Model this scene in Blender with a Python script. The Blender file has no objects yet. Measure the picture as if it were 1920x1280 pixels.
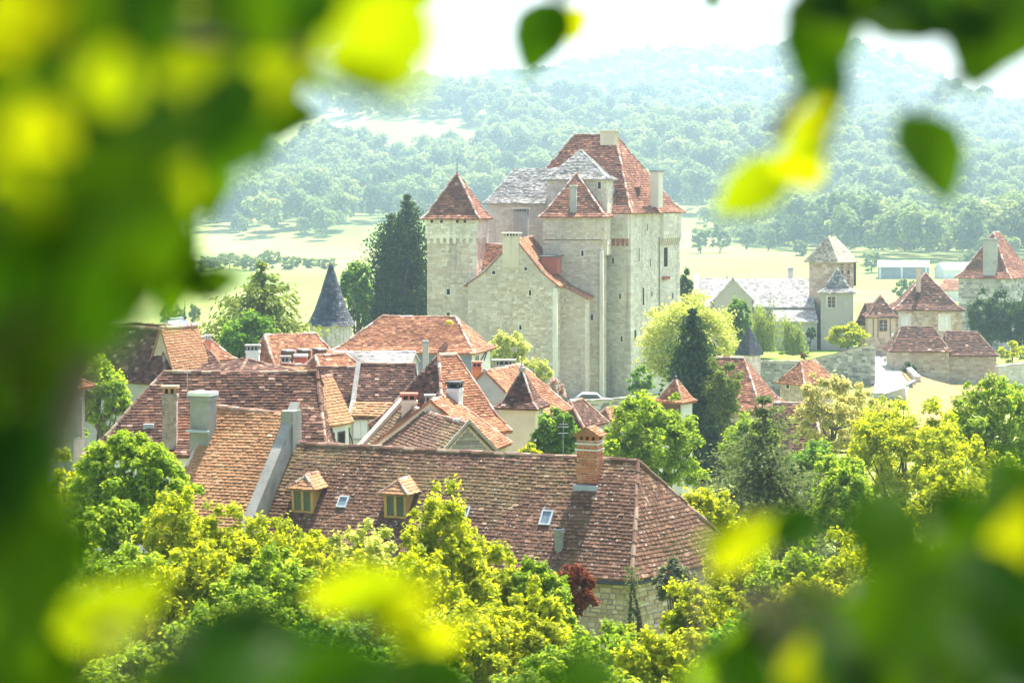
import bpy, math, random
import numpy as np
from mathutils import Vector, Matrix

# ------------------------------------------------------------------ camera, light, exposure
scene = bpy.context.scene
col = scene.collection
R_ = math.radians
FPX = 3750.0            # focal length in pixels of a 1920 px wide frame
HOR = 360.0             # eye level, in rows of that frame
cam_d = bpy.data.cameras.new('camera'); cam = bpy.data.objects.new('camera', cam_d); col.objects.link(cam)
scene.camera = cam
cam.location = (0, 0, 0); cam.rotation_euler = (R_(90), 0, 0)
cam_d.sensor_width = 36.0; cam_d.lens = 36.0 * FPX / 1920.0
cam_d.shift_y = -(640.0 - HOR) / 1920.0
cam_d.clip_start = 0.05; cam_d.clip_end = 12000
cam_d.dof.use_dof = True; cam_d.dof.focus_distance = 125.0; cam_d.dof.aperture_fstop = 2.8

SUN_AZ, SUN_EL = 24.0, 59.0          # degrees right of the view axis (+Y), and height
world = bpy.data.worlds.new('World'); scene.world = world; world.use_nodes = True
wn = world.node_tree.nodes; wl = world.node_tree.links
sky = wn.new('ShaderNodeTexSky'); sky.sky_type = 'NISHITA'; sky.sun_disc = False
sky.sun_elevation = R_(SUN_EL); sky.sun_rotation = R_(SUN_AZ); sky.air_density = 1.0; sky.dust_density = 3.0; sky.ozone_density = 1.0
wn['Background'].inputs['Strength'].default_value = 0.115
wl.new(sky.outputs[0], wn['Background'].inputs['Color'])
sun_d = bpy.data.lights.new('sun', 'SUN'); sun = bpy.data.objects.new('sun', sun_d); col.objects.link(sun)
sun_d.energy = 5.0; sun_d.angle = R_(0.5); sun_d.color = (1.0, 0.94, 0.82)
SUNV = Vector((math.cos(R_(SUN_EL)) * math.sin(R_(SUN_AZ)), math.cos(R_(SUN_EL)) * math.cos(R_(SUN_AZ)), math.sin(R_(SUN_EL))))
sun.rotation_euler = SUNV.to_track_quat('Z', 'Y').to_euler()
vs = scene.view_settings; vs.view_transform = 'Standard'; vs.look = 'None'; vs.exposure = 1.72; vs.gamma = 1.0; vs.use_curve_mapping = False
scene.render.engine = 'CYCLES'
cy = scene.cycles
cy.use_denoising = True; cy.max_bounces = 8; cy.diffuse_bounces = 4; cy.transmission_bounces = 4; cy.glossy_bounces = 2
cy.volume_bounces = 1; cy.transparent_max_bounces = 4; cy.sample_clamp_indirect = 8.0
cy.use_adaptive_sampling = True; cy.adaptive_threshold = 0.015

HAZE = 0.00026
rng = np.random.default_rng(11)
random.seed(5)

def at(px, py, Y):
    """a sight line of the survey (column, row of the 1920 x 1280 frame) at distance Y"""
    return np.array([(px - 960.0) / FPX * Y, Y, -(py - HOR) / FPX * Y])

def xat(px, Y): return (px - 960.0) / FPX * Y
def zat(py, Y): return -(py - HOR) / FPX * Y

# ------------------------------------------------------------------ object helpers
ORG = {}
def tag(o, label=None, cat=None, group=None, kind=None):
    if label: o['label'] = label
    if cat: o['category'] = cat
    if group: o['group'] = group
    if kind: o['kind'] = kind
    return o

def empty(name, loc, label=None, cat=None, group=None, kind=None):
    o = bpy.data.objects.new(name, None); col.objects.link(o)
    o.location = tuple(float(c) for c in loc); o.empty_display_size = 0.2
    ORG[o.name] = np.array(loc, float)
    return tag(o, label, cat, group, kind)

def add_obj(name, me, mat, parent=None, org=None):
    o = bpy.data.objects.new(name, me); col.objects.link(o)
    if mat is not None:
        me.materials.append(mat)
    if parent is not None:
        o.parent = parent
        ORG[o.name] = ORG[parent.name]
    else:
        ORG[o.name] = np.zeros(3) if org is None else np.array(org, float)
        o.location = ORG[o.name].tolist()
    return o

class MB:
    """collects shapes and links them as one mesh object"""
    def __init__(s): s.v = []; s.f = []; s.var = []
    def poly(s, pts, var=0.5):
        b = len(s.v); s.v += [tuple(map(float, p)) for p in pts]; s.f.append(tuple(range(b, b + len(pts)))); s.var.append(var)
    def hexa(s, p, var=0.5):
        """p: 4 bottom corners (ccw) then 4 top corners"""
        b = len(s.v); s.v += [tuple(map(float, q)) for q in p]
        for f in ((3, 2, 1, 0), (4, 5, 6, 7), (0, 1, 5, 4), (1, 2, 6, 5), (2, 3, 7, 6), (3, 0, 4, 7)):
            s.f.append(tuple(b + i for i in f)); s.var.append(var)
    def box(s, c, u, lu, lv, z0, z1, var=0.5, top=1.0):
        """upright box centred on c, lu along the unit direction u, lv across; top scales the upper face"""
        c = np.array(c, float)[:2]; u = np.array(u, float)[:2]; v = np.array([-u[1], u[0]])
        q = []
        for z, k in ((z0, 1.0), (z1, top)):
            for a, b in ((-1, -1), (1, -1), (1, 1), (-1, 1)):
                p = c + u * (a * lu * .5 * k) + v * (b * lv * .5 * k); q.append((p[0], p[1], z))
        s.hexa(q, var)
    def tube(s, pts, radii, n=8, var=0.5, cap=True):
        pts = [np.array(p, float) for p in pts]; b = len(s.v)
        prev = None
        for i, p in enumerate(pts):
            t = pts[min(i + 1, len(pts) - 1)] - pts[max(i - 1, 0)]; t = t / (np.linalg.norm(t) + 1e-9)
            a = np.cross(t, (0.13, 0.27, 0.95)) if prev is None else prev - t * np.dot(prev, t)
            if np.linalg.norm(a) < 1e-6: a = np.cross(t, (1, 0, 0))
            a = a / np.linalg.norm(a); prev = a; c = np.cross(t, a)
            r = radii[i] if hasattr(radii, '__len__') else radii
            for k in range(n):
                w = 2 * math.pi * k / n
                s.v.append(tuple(p + (a * math.cos(w) + c * math.sin(w)) * r))
        for i in range(len(pts) - 1):
            for k in range(n):
                k2 = (k + 1) % n
                s.f.append((b + i * n + k, b + i * n + k2, b + (i + 1) * n + k2, b + (i + 1) * n + k)); s.var.append(var)
        if cap:
            s.f.append(tuple(b + k for k in range(n))[::-1]); s.var.append(var)
            e = b + (len(pts) - 1) * n
            s.f.append(tuple(e + k for k in range(n))); s.var.append(var)
    def lathe(s, c, prof, n=24, var=0.5):
        """prof: list of (radius, z) from bottom to top round the upright axis through c"""
        b = len(s.v)
        for r, z in prof:
            for k in range(n):
                w = 2 * math.pi * k / n; s.v.append((c[0] + r * math.cos(w), c[1] + r * math.sin(w), z))
        for i in range(len(prof) - 1):
            for k in range(n):
                k2 = (k + 1) % n
                s.f.append((b + i * n + k, b + i * n + k2, b + (i + 1) * n + k2, b + (i + 1) * n + k)); s.var.append(var)
    def build(s, name, mat, parent=None, org=None, smooth=False):
        me = bpy.data.meshes.new(name)
        o0 = ORG[parent.name] if parent is not None else (np.zeros(3) if org is None else np.array(org, float))
        v = np.array(s.v, float) - o0
        me.from_pydata(v.tolist(), [], s.f)
        a = me.attributes.new('var', 'FLOAT', 'FACE'); a.data.foreach_set('value', np.array(s.var, np.float32))
        if smooth: me.polygons.foreach_set('use_smooth', [True] * len(me.polygons))
        me.update()
        return add_obj(name, me, mat, parent, org)

def fast_mesh(name, V, F, var, smooth=False):
    """V (n,k,3) pieces of k vertices, F list of faces inside a piece, var (n,) or (n,len(F))"""
    n, k, _ = V.shape; me = bpy.data.meshes.new(name)
    me.vertices.add(n * k); me.vertices.foreach_set('co', np.ascontiguousarray(V, np.float32).ravel())
    sizes = [len(f) for f in F]; flat = np.concatenate([np.array(f) for f in F])
    loops = (flat[None, :] + (np.arange(n) * k)[:, None]).ravel().astype(np.int32)
    me.loops.add(len(loops)); me.loops.foreach_set('vertex_index', loops)
    ls = np.tile(np.array(sizes, np.int32), n); st = np.concatenate([[0], np.cumsum(ls)[:-1]]).astype(np.int32)
    me.polygons.add(len(ls)); me.polygons.foreach_set('loop_start', st)
    me.polygons.foreach_set('use_smooth', np.full(len(ls), bool(smooth)))
    me.update(calc_edges=True)
    a = me.attributes.new('var', 'FLOAT', 'FACE')
    a.data.foreach_set('value', np.repeat(np.asarray(var, np.float32), len(F)))
    me.validate()
    return me

def pieces(name_rest, name_one, V, F, var, mat, parent, single=0, focus=None, restname_kind='stuff'):
    """`single` pieces (those nearest `focus`) as objects of their own, the rest as one part"""
    if len(V) == 0: return None
    V = V - ORG[parent.name]
    idx = np.arange(len(V))
    if single:
        c = V.mean(1); f = np.array(focus, float) - ORG[parent.name]
        order = np.argsort(((c - f) ** 2).sum(1)); pick = order[:single]; idx = np.setdiff1d(idx, pick)
        for i in pick:
            c0 = V[i].mean(0)
            me = bpy.data.meshes.new(name_one); me.from_pydata((V[i] - c0).tolist(), [], F)
            a = me.attributes.new('var', 'FLOAT', 'FACE'); a.data.foreach_set('value', np.full(len(F), var[i], np.float32))
            o = add_obj(name_one, me, mat, parent); o.location = c0.tolist()
    if len(idx):
        o = add_obj(name_rest, fast_mesh(name_rest, V[idx], F, var[idx]), mat, parent)
        if restname_kind: o['kind'] = restname_kind
        return o

def unit(a):
    a = np.array(a, float); return a / (np.linalg.norm(a) + 1e-12)

def plane_frame(poly):
    P = np.array(poly, float); n = np.zeros(3)
    for i in range(len(P)):
        a, b = P[i], P[(i + 1) % len(P)]
        n += np.cross(a, b)
    n = unit(n)
    if n[2] < -1e-4: n = -n
    u = np.cross((0, 0, 1.0), n)
    u = np.array([1.0, 0, 0]) if np.linalg.norm(u) < 1e-6 else unit(u)
    return P.mean(0), n, u, np.cross(n, u)

def span(P2, v):
    """extent in u of the convex polygon P2 at height v"""
    xs = []
    for i in range(len(P2)):
        a, b = P2[i], P2[(i + 1) % len(P2)]
        if (a[1] - v) * (b[1] - v) <= 0 and abs(a[1] - b[1]) > 1e-9:
            xs.append(a[0] + (b[0] - a[0]) * (v - a[1]) / (b[1] - a[1]))
    return (min(xs), max(xs)) if len(xs) >= 2 else None

TILE_F = [(0, 1, 3, 2), (2, 3, 5, 4), (0, 2, 4), (1, 5, 3)]
def tiles_on(poly, course, tw, th, rg, wob=0.25, patch=None):
    """overlapping tiles laid in courses on a plane polygon"""
    c, n, u, v = plane_frame(poly)
    P2 = np.array([((np.array(p) - c) @ u, (np.array(p) - c) @ v) for p in poly])
    v0, v1 = P2[:, 1].min(), P2[:, 1].max(); out = []; var = []
    rows = max(1, int(round((v1 - v0) / course))); cs = (v1 - v0) / rows
    sag = rg.uniform(0, 6.28)
    for r in range(rows):
        va = v0 + r * cs
        s = span(P2, min(va + cs * .5, v1 - 1e-4))
        if s is None or s[1] - s[0] < 0.04: continue
        m = max(1, int(round((s[1] - s[0]) / tw)))
        e = np.linspace(s[0], s[1], m + 1)
        if m > 2:
            e[1:-1] += (rg.uniform(-wob, wob, m - 1) * .5 + (0.5 if r % 2 else 0.0) - .25) * tw * .8
        a = e[:-1] + tw * .03; b = e[1:] - tw * .03
        k = m
        fr = va - cs * (.10 + rg.uniform(-.08, .08, k) * (1 + 2 * (rg.random(k) > .93))) + .015 * np.sin(e[:-1] * 1.7 + sag + r * .05)
        und = .028 * (1 + np.sin(e[:-1] * 1.15 + sag) * np.cos(va * 1.4 + sag * 2)) * min(1.0, (s[1] - s[0]) / 2)
        bk = np.full(k, va + cs * 1.25)
        bk = np.minimum(bk, v1)
        ht = th * rg.uniform(1.0, 1.7, k) + und; tl = rg.uniform(-.2, .2, k) * th
        q = np.zeros((k, 6, 3))
        def pt(uu, vv, hh): return c + uu[:, None] * u + vv[:, None] * v + hh[:, None] * n
        z0 = np.full(k, -th * .3)
        q[:, 0] = pt(a, fr, z0); q[:, 1] = pt(b, fr, z0)
        q[:, 2] = pt(a, fr, ht + tl); q[:, 3] = pt(b, fr, ht - tl)
        q[:, 4] = pt(a, bk, .1 * th + und); q[:, 5] = pt(b, bk, .1 * th + und)
        out.append(q); var.append(rg.beta(1.6, 2.6, k) * .75 + rg.uniform(0, .25, k) * (rg.random(k) > .6))
    if not out: return np.zeros((0, 6, 3)), np.zeros(0)
    return np.concatenate(out), np.clip(np.concatenate(var), 0, 1)

STONE_F = [(4, 5, 6, 7), (0, 1, 5, 4), (1, 2, 6, 5), (2, 3, 7, 6), (3, 0, 4, 7)]
def stones_on(P0, u, W, H, course, length, rg, gap=.02, proud=(.015, .05), clip=None, holes=()):
    """coursed stone blocks on an upright rectangle from P0 along u; clip(u0,u1,v0,v1) keeps blocks; holes: (u0,u1,v0,v1)"""
    P0 = np.array(P0, float); u = np.array([u[0], u[1], 0.0]); up = np.array([0, 0, 1.0]); n = np.cross(u, up)
    out = []; var = []; z = 0.0; r = 0
    while z < H - course * .3:
        h = min(course * rg.uniform(.78, 1.25), H - z); x = -rg.uniform(0, length) * .5
        while x < W:
            l = length * rg.uniform(.5, 1.6); a, b = max(x, 0.0), min(x + l, W); x += l
            if b - a < .08: continue
            g = gap * .5; aa, bb, cc, dd = a + g, b - g, z + g, z + h - g
            if clip is not None and not clip(a, b, z, z + h): continue
            if any(bb > q[0] and aa < q[1] and dd > q[2] and cc < q[3] for q in holes): continue
            pr = rg.uniform(*proud); j = rg.uniform(-g * .6, g * .6, 8)
            q = [P0 + u * (aa) + up * cc, P0 + u * bb + up * cc, P0 + u * bb + up * dd, P0 + u * aa + up * dd,
                 P0 + u * (aa + .008 + j[0]) + up * (cc + .008 + j[1]) + n * pr, P0 + u * (bb - .008 + j[2]) + up * (cc + .008 + j[3]) + n * pr,
                 P0 + u * (bb - .008 + j[4]) + up * (dd - .008 + j[5]) + n * pr, P0 + u * (aa + .008 + j[6]) + up * (dd - .008 + j[7]) + n * pr]
            out.append(q); var.append(rg.random())
        z += h; r += 1
    if not out: return np.zeros((0, 8, 3)), np.zeros(0)
    return np.array(out), np.array(var)
# ------------------------------------------------------------------ procedural materials
def nt(name):
    m = bpy.data.materials.new(name); m.use_nodes = True; t = m.node_tree
    for x in list(t.nodes): t.nodes.remove(x)
    out = t.nodes.new('ShaderNodeOutputMaterial'); return m, t, out
def N(t, kind, **kw):
    n = t.nodes.new(kind)
    for k, v in kw.items(): setattr(n, k, v)
    return n
def ramp(t, stops, fac):
    r = N(t, 'ShaderNodeValToRGB'); e = r.color_ramp.elements
    while len(e) < len(stops): e.new(0.5)
    for x, (p, c) in zip(e, stops): x.position = p; x.color = (*c, 1.0)
    t.links.new(fac, r.inputs[0]); return r.outputs[0]
def noise(t, vec, scale, detail=4.0, rough=.6, dist=0.0):
    n = N(t, 'ShaderNodeTexNoise'); n.inputs['Scale'].default_value = scale; n.inputs['Detail'].default_value = detail
    n.inputs['Roughness'].default_value = rough; n.inputs['Distortion'].default_value = dist; t.links.new(vec, n.inputs['Vector']); return n.outputs[0]
def mix(t, a, b, fac, mode='MIX'):
    n = N(t, 'ShaderNodeMix', data_type='RGBA', blend_type=mode)
    for sock, val in ((n.inputs[6], a), (n.inputs[7], b)):
        if isinstance(val, tuple): sock.default_value = (*val, 1.0)
        else: t.links.new(val, sock)
    if isinstance(fac, float): n.inputs[0].default_value = fac
    else: t.links.new(fac, n.inputs[0])
    return n.outputs[2]
def maprange(t, x, a, b, c=0.0, d=1.0):
    n = N(t, 'ShaderNodeMapRange'); n.clamp = True
    for i, q in ((1, a), (2, b), (3, c), (4, d)): n.inputs[i].default_value = q
    t.links.new(x, n.inputs[0]); return n.outputs[0]
def bsdf(t, out, color, rough=.85, bump=None, bstr=.3, bdist=.03, spec=.3):
    b = N(t, 'ShaderNodeBsdfPrincipled')
    if isinstance(color, tuple): b.inputs['Base Color'].default_value = (*color, 1)
    else: t.links.new(color, b.inputs['Base Color'])
    b.inputs['Roughness'].default_value = rough; b.inputs['Specular IOR Level'].default_value = spec
    if bump is not None:
        k = N(t, 'ShaderNodeBump'); k.inputs['Strength'].default_value = bstr; k.inputs['Distance'].default_value = bdist
        t.links.new(bump, k.inputs['Height']); t.links.new(k.outputs[0], b.inputs['Normal'])
    t.links.new(b.outputs[0], out.inputs[0]); return b
def var_mat(name, stops, n1=(.5, .75, 1.2), n2=None, stain=None, rough=.9, bump=12.0, spec=.25):
    """colour from each piece's own value, mottled by noise n1=(scale, low, high); stain=(colour, scale, from, to)"""
    m, t, out = nt(name); tc = N(t, 'ShaderNodeNewGeometry'); pos = tc.outputs['Position']
    at_ = N(t, 'ShaderNodeAttribute', attribute_name='var')
    c = ramp(t, stops, at_.outputs['Fac'])
    f = maprange(t, noise(t, pos, n1[0], 5.0, .65), .3, .7, n1[1], n1[2])
    g = N(t, 'ShaderNodeCombineColor');
    for i in range(3): t.links.new(f, g.inputs[i])
    c = mix(t, c, g.outputs[0], 1.0, 'MULTIPLY')
    if n2 is not None:
        c = mix(t, c, n2[0], maprange(t, noise(t, pos, n2[1], 6.0, .7), n2[2], n2[3]))
    if stain is not None:
        for st in (stain if isinstance(stain, list) else [stain]):
            c = mix(t, c, st[0], maprange(t, noise(t, pos, st[1], 6.0, .72), st[2], st[3], 0.0, st[4] if len(st) > 4 else .85))
    bsdf(t, out, c, rough, noise(t, pos, bump, 5.0, .7), .5, .03, spec); return m

M = {}
M['tile_near'] = var_mat('weathered_flat_tile', [(0, (0.084, 0.043, 0.026)), (.3, (0.139, 0.069, 0.042)), (.6, (0.198, 0.103, 0.061)), (.85, (0.310, 0.194, 0.121)), (1, (0.680, 0.590, 0.470))],
    (.45, .75, 1.2), None, [((.22, .19, .07), .32, .50, .68, .6), ((.72, .66, .58), 9.0, .60, .66, .8)])  # moss patches are growth; the fine pale specks paint in highlights on the tiles
M['tile_brown'] = var_mat('dark_brown_tile', [(0, (0.040, 0.019, 0.014)), (.3, (0.095, 0.042, 0.028)), (.55, (0.165, 0.077, 0.049)), (.75, (0.327, 0.197, 0.130)), (1, (0.740, 0.630, 0.500))],
    (.4, .7, 1.2), None, [((.30, .12, .06), .35, .60, .74, .6), ((.13, .13, .05), .4, .62, .75, .6)])
M['tile_red'] = var_mat('red_tile', [(0, (0.146, 0.056, 0.028)), (.3, (0.285, 0.117, 0.056)), (.6, (0.401, 0.178, 0.089)), (.85, (0.549, 0.312, 0.170)), (1, (0.740, 0.590, 0.430))],
    (.5, .75, 1.2), None, [((.15, .07, .05), .6, .58, .74, .6)])
M['tile_orange'] = var_mat('orange_tile', [(0, (.30, .145, .07)), (.35, (.38, .195, .095)), (.65, (.43, .235, .12)), (.88, (.52, .32, .19)), (1, (.70, .54, .38))],
    (.6, .8, 1.15), None, [((.28, .11, .06), .5, .6, .75, .6)])
M['tile_castle'] = var_mat('castle_red_tile', [(0, (0.096, 0.038, 0.026)), (.3, (0.193, 0.077, 0.045)), (.6, (0.295, 0.126, 0.072)), (.85, (0.434, 0.240, 0.143)), (1, (0.640, 0.500, 0.370))],
    (.35, .7, 1.25), None, [((.13, .06, .05), .5, .58, .74, .6)])
M['lauze'] = var_mat('grey_stone_slab', [(0, (.12, .115, .11)), (.4, (.28, .27, .255)), (.75, (.42, .405, .385)), (1, (.68, .66, .62))],
    (.6, .7, 1.25), None, [((.60, .585, .55), 1.6, .55, .64, .8), ((.36, .34, .22), .8, .62, .74, .6)])
M['lauze_pale'] = var_mat('pale_stone_slab', [(0, (.22, .215, .205)), (.3, (.42, .41, .39)), (.7, (.60, .585, .56)), (1, (.76, .75, .72))],
    (.8, .75, 1.2), None, [((.16, .155, .15), 2.6, .58, .68, .8), ((.5, .48, .34), 1.2, .6, .75, .5)])
M['lauze_tan'] = var_mat('lichened_stone_slab', [(0, (.24, .21, .15)), (.3, (.42, .37, .27)), (.7, (.58, .53, .41)), (1, (.74, .70, .58))], (.8, .75, 1.2), None, [((.20, .17, .11), 2.6, .58, .68, .7)])
M['slate'] = var_mat('dark_slate', [(0, (.035, .04, .05)), (.5, (.075, .085, .105)), (.85, (.14, .15, .18)), (1, (.30, .31, .33))], (1.0, .8, 1.2), None, None, .6)
M['stone_castle'] = var_mat('castle_limestone', [(0, (.50, .395, .285)), (.3, (.60, .49, .375)), (.6, (.65, .55, .44)), (.85, (.70, .615, .51)), (1, (.76, .69, .595))],
    (.30, .82, 1.12), None, [((.54, .41, .30), .22, .52, .7, .65), ((.17, .165, .17), 1.1, .62, .72, .5), ((.68, .67, .66), .18, .54, .68, .65)])
M['mortar'] = var_mat('lime_mortar', [(0, (.53, .46, .385)), (1, (.61, .545, .465))], (.3, .8, 1.15), None, [((.30, .28, .25), .6, .58, .75, .6)])
M['stone_pale'] = var_mat('pale_limestone', [(0, (.60, .52, .43)), (.5, (.73, .665, .575)), (1, (.82, .775, .70))], (.35, .85, 1.1), None, [((.40, .36, .30), .5, .6, .75, .5), ((.15, .15, .14), 1.4, .66, .75, .45)])
M['stone_grey'] = var_mat('grey_rubble', [(0, (.20, .195, .18)), (.4, (.33, .325, .31)), (.75, (.44, .43, .41)), (1, (.58, .57, .54))], (.5, .75, 1.2), None, [((.13, .125, .11), 1.2, .58, .7, .6), ((.5, .48, .4), .9, .62, .75, .5)])
M['stone_tan'] = var_mat('tan_rubble', [(0, (.40, .29, .20)), (.4, (.50, .385, .275)), (.75, (.57, .46, .345)), (1, (.66, .57, .455))], (.5, .8, 1.15), None, [((.42, .38, .33), .7, .58, .72, .5)])
def streaks(mat, colour=(.22, .21, .19), amt=.75):
    """rain streaks and broad weathering on a masonry material: noise drawn out along the height"""
    t = mat.node_tree; b = [n for n in t.nodes if n.type == 'BSDF_PRINCIPLED'][0]; lk = b.inputs['Base Color'].links[0]; src = lk.from_socket
    pos = N(t, 'ShaderNodeNewGeometry').outputs['Position']; mp = N(t, 'ShaderNodeMapping'); mp.inputs['Scale'].default_value = (1.3, 1.3, .10); t.links.new(pos, mp.inputs['Vector'])
    c = mix(t, src, colour, maprange(t, noise(t, mp.outputs[0], 1.0, 6.0, .7), .54, .72, 0, amt))
    c = mix(t, c, (.50, .475, .45), maprange(t, noise(t, pos, .11, 4.0, .6), .46, .6, 0, .32))
    t.links.new(c, b.inputs['Base Color'])
for k_ in ('stone_castle', 'stone_pale'): streaks(M[k_])
def plain(name, c, n=(.8, .85, 1.1), stain=None, rough=.9, bump=18.0, spec=.25):
    return var_mat(name, [(0, tuple(x * .93 for x in c)), (1, c)], n, None, stain, rough, bump, spec)
M['plaster_cream'] = plain('cream_render', (.72, .61, .47), stain=((.50, .45, .38), .6, .58, .75, .5))
M['plaster_white'] = plain('white_render', (.78, .77, .73), stain=((.52, .50, .46), .7, .6, .78, .5))
M['plaster_grey'] = plain('weathered_grey_render', (.46, .435, .40), stain=[((.25, .245, .24), .8, .5, .68, .7), ((.70, .67, .62), 1.3, .6, .7, .5)])
M['plaster_pink'] = plain('pinkish_render', (.62, .48, .36), stain=((.45, .36, .28), .9, .58, .75, .5))
M['plaster_blue'] = plain('shade_blue_render', (.22, .25, .31), stain=((.32, .35, .40), .5, .5, .7, .7))  # blue-grey puts the shade on the hipped house front into its colour
M['stone_mottled'] = plain('mottled_pinkish_render', (.36, .27, .23), (2.0, .7, 1.2), [((.16, .14, .13), 3.0, .52, .6, .8), ((.58, .53, .48), 2.0, .6, .7, .6)])
M['ridge_tile'] = var_mat('mortared_ridge_tile', [(0, (.26, .12, .08)), (.5, (.42, .25, .18)), (1, (.66, .56, .47))], (1.5, .8, 1.15), None, ((.62, .56, .48), 2.0, .55, .68, .7))
M['ridge_brown'] = var_mat('mossy_ridge_tile', [(0, (.12, .06, .045)), (.5, (.22, .12, .085)), (1, (.40, .30, .22))], (1.5, .75, 1.15), None, ((.16, .15, .05), 1.6, .56, .7, .7))
M['brick'] = var_mat('orange_brick', [(0, (.42, .11, .045)), (.5, (.56, .18, .075)), (1, (.66, .30, .15))], (1.5, .85, 1.1))
M['brick_red'] = var_mat('dark_red_brick', [(0, (.30, .09, .06)), (.5, (.40, .13, .085)), (1, (.50, .22, .15))], (1.5, .85, 1.1))
M['concrete'] = plain('grey_cement', (.31, .30, .27), (1.2, .7, 1.2), [((.20, .195, .17), 1.5, .55, .7, .7), ((.70, .68, .62), 2.2, .6, .72, .5)])
M['lead'] = plain('lead_flashing', (.42, .46, .50), (2.0, .8, 1.2), None, .55)
M['zinc_white'] = plain('pale_metal_roof', (.74, .76, .78), (.3, .9, 1.05), None, .5)
M['wood_grey'] = var_mat('weathered_board', [(0, (.20, .17, .145)), (.5, (.33, .295, .255)), (1, (.50, .46, .41))], (2.0, .75, 1.2))
M['wood_brown'] = plain('brown_timber', (.16, .09, .055), (2.0, .75, 1.2))
M['wood_honey'] = plain('honey_timber', (.50, .30, .11), (2.0, .8, 1.15), None, .6)
M['paint_white'] = plain('white_paint', (.80, .80, .78), (2.0, .92, 1.04), None, .6)
M['metal_dark'] = plain('dark_metal', (.05, .055, .06), (3.0, .8, 1.2), None, .5)
M['steel'] = plain('galvanised_steel', (.40, .41, .42), (3.0, .8, 1.2), None, .45)
M['void'] = plain('dark_interior', (.02, .018, .016), (1.0, .9, 1.1), None, .95)
M['red_paint'] = plain('red_cloth', (.55, .05, .05), (1.0, .9, 1.1))
M['lichen'] = var_mat('yellow_lichen', [(0, (.45, .30, .03)), (1, (.62, .47, .06))], (3.0, .8, 1.2))
def glass_mat():
    m, t, out = nt('window_glass'); b = bsdf(t, out, (.035, .05, .055), .08, None, spec=.6); return m
M['glass'] = glass_mat()
def glass2():
    m, t, out = nt('skylight_glass'); b = bsdf(t, out, (.16, .22, .23), .12, None, spec=.9); return m
M['skylight'] = glass2()

def leaf_mat(name, stops, trans=.5, tr_gain=(1.5, 1.45, .9), rough=.55, gloss=.012):
    m, t, out = nt(name); at_ = N(t, 'ShaderNodeAttribute', attribute_name='var')
    c = ramp(t, stops, at_.outputs['Fac'])
    d = N(t, 'ShaderNodeBsdfDiffuse'); t.links.new(c, d.inputs[0])
    tr = N(t, 'ShaderNodeBsdfTranslucent')
    g = N(t, 'ShaderNodeCombineColor')
    for i in range(3): g.inputs[i].default_value = tr_gain[i]
    t.links.new(mix(t, c, g.outputs[0], 1.0, 'MULTIPLY'), tr.inputs[0])
    a = N(t, 'ShaderNodeMixShader'); a.inputs[0].default_value = trans; t.links.new(d.outputs[0], a.inputs[1]); t.links.new(tr.outputs[0], a.inputs[2])
    gl = N(t, 'ShaderNodeBsdfGlossy'); gl.inputs['Roughness'].default_value = rough; gl.inputs['Color'].default_value = (.9, .9, .85, 1)
    b = N(t, 'ShaderNodeMixShader'); b.inputs[0].default_value = gloss; t.links.new(a.outputs[0], b.inputs[1]); t.links.new(gl.outputs[0], b.inputs[2])
    t.links.new(b.outputs[0], out.inputs[0]); return m
def lm(name, a, b, c, **k): return leaf_mat(name, [(0, a), (.5, b), (1, c)], **k)
M['leaf_lime'] = lm('lime_leaf', (.14, .20, .008), (.28, .34, .012), (.42, .45, .025), trans=.6, tr_gain=(1.95, 1.75, .7))
M['leaf_maple'] = lm('maple_leaf', (.08, .16, .010), (.19, .29, .018), (.34, .42, .06), trans=.55, tr_gain=(1.85, 1.75, .8))
M['leaf_green'] = lm('mid_green_leaf', (.05, .13, .012), (.10, .21, .02), (.20, .31, .04), trans=.55, tr_gain=(1.8, 1.7, .8))
M['leaf_dark'] = lm('dark_green_leaf', (.018, .055, .014), (.035, .09, .02), (.08, .14, .03), trans=.35)
M['leaf_gold'] = lm('golden_leaf', (.30, .36, .06), (.48, .53, .11), (.66, .68, .24), trans=.5, tr_gain=(1.2, 1.15, .8))
M['leaf_yellowing'] = lm('pale_yellow_leaf', (.30, .30, .08), (.47, .45, .14), (.66, .62, .28), trans=.5, tr_gain=(1.2, 1.15, .9))
M['leaf_conifer'] = lm('conifer_needle', (.014, .042, .014), (.03, .07, .02), (.07, .115, .03), trans=.25)
M['leaf_pine'] = lm('pine_needle', (.05, .085, .035), (.10, .145, .06), (.22, .26, .11), trans=.35)
M['leaf_cedar'] = lm('cedar_needle', (.07, .12, .02), (.13, .19, .03), (.24, .28, .06), trans=.4)
M['leaf_willow'] = lm('willow_leaf', (.14, .20, .035), (.22, .29, .05), (.33, .38, .09), trans=.5)
M['leaf_red'] = lm('copper_leaf', (.10, .02, .014), (.19, .045, .025), (.28, .10, .05), trans=.4)
M['leaf_forest'] = lm('woodland_leaf', (.08, .14, .045), (.15, .215, .065), (.25, .30, .10), trans=.35)
M['leaf_forest_light'] = lm('light_woodland_leaf', (.14, .20, .06), (.23, .29, .09), (.34, .38, .15), trans=.35)
M['leaf_forest_dark'] = lm('dark_woodland_leaf', (.035, .075, .03), (.06, .11, .04), (.11, .16, .06), trans=.3)
M['leaf_olive'] = lm('olive_leaf', (.09, .11, .06), (.15, .17, .10), (.26, .28, .19), trans=.35)
M['leaf_pink'] = lm('pinkish_blossom', (.45, .25, .20), (.58, .38, .30), (.68, .52, .42), trans=.4, tr_gain=(1, 1, 1))
M['leaf_near'] = lm('near_leaf', (.008, .034, .004), (.022, .062, .004), (.062, .105, .004), trans=.5, tr_gain=(7.0, 4.6, .5), gloss=.006, rough=.4)
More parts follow.
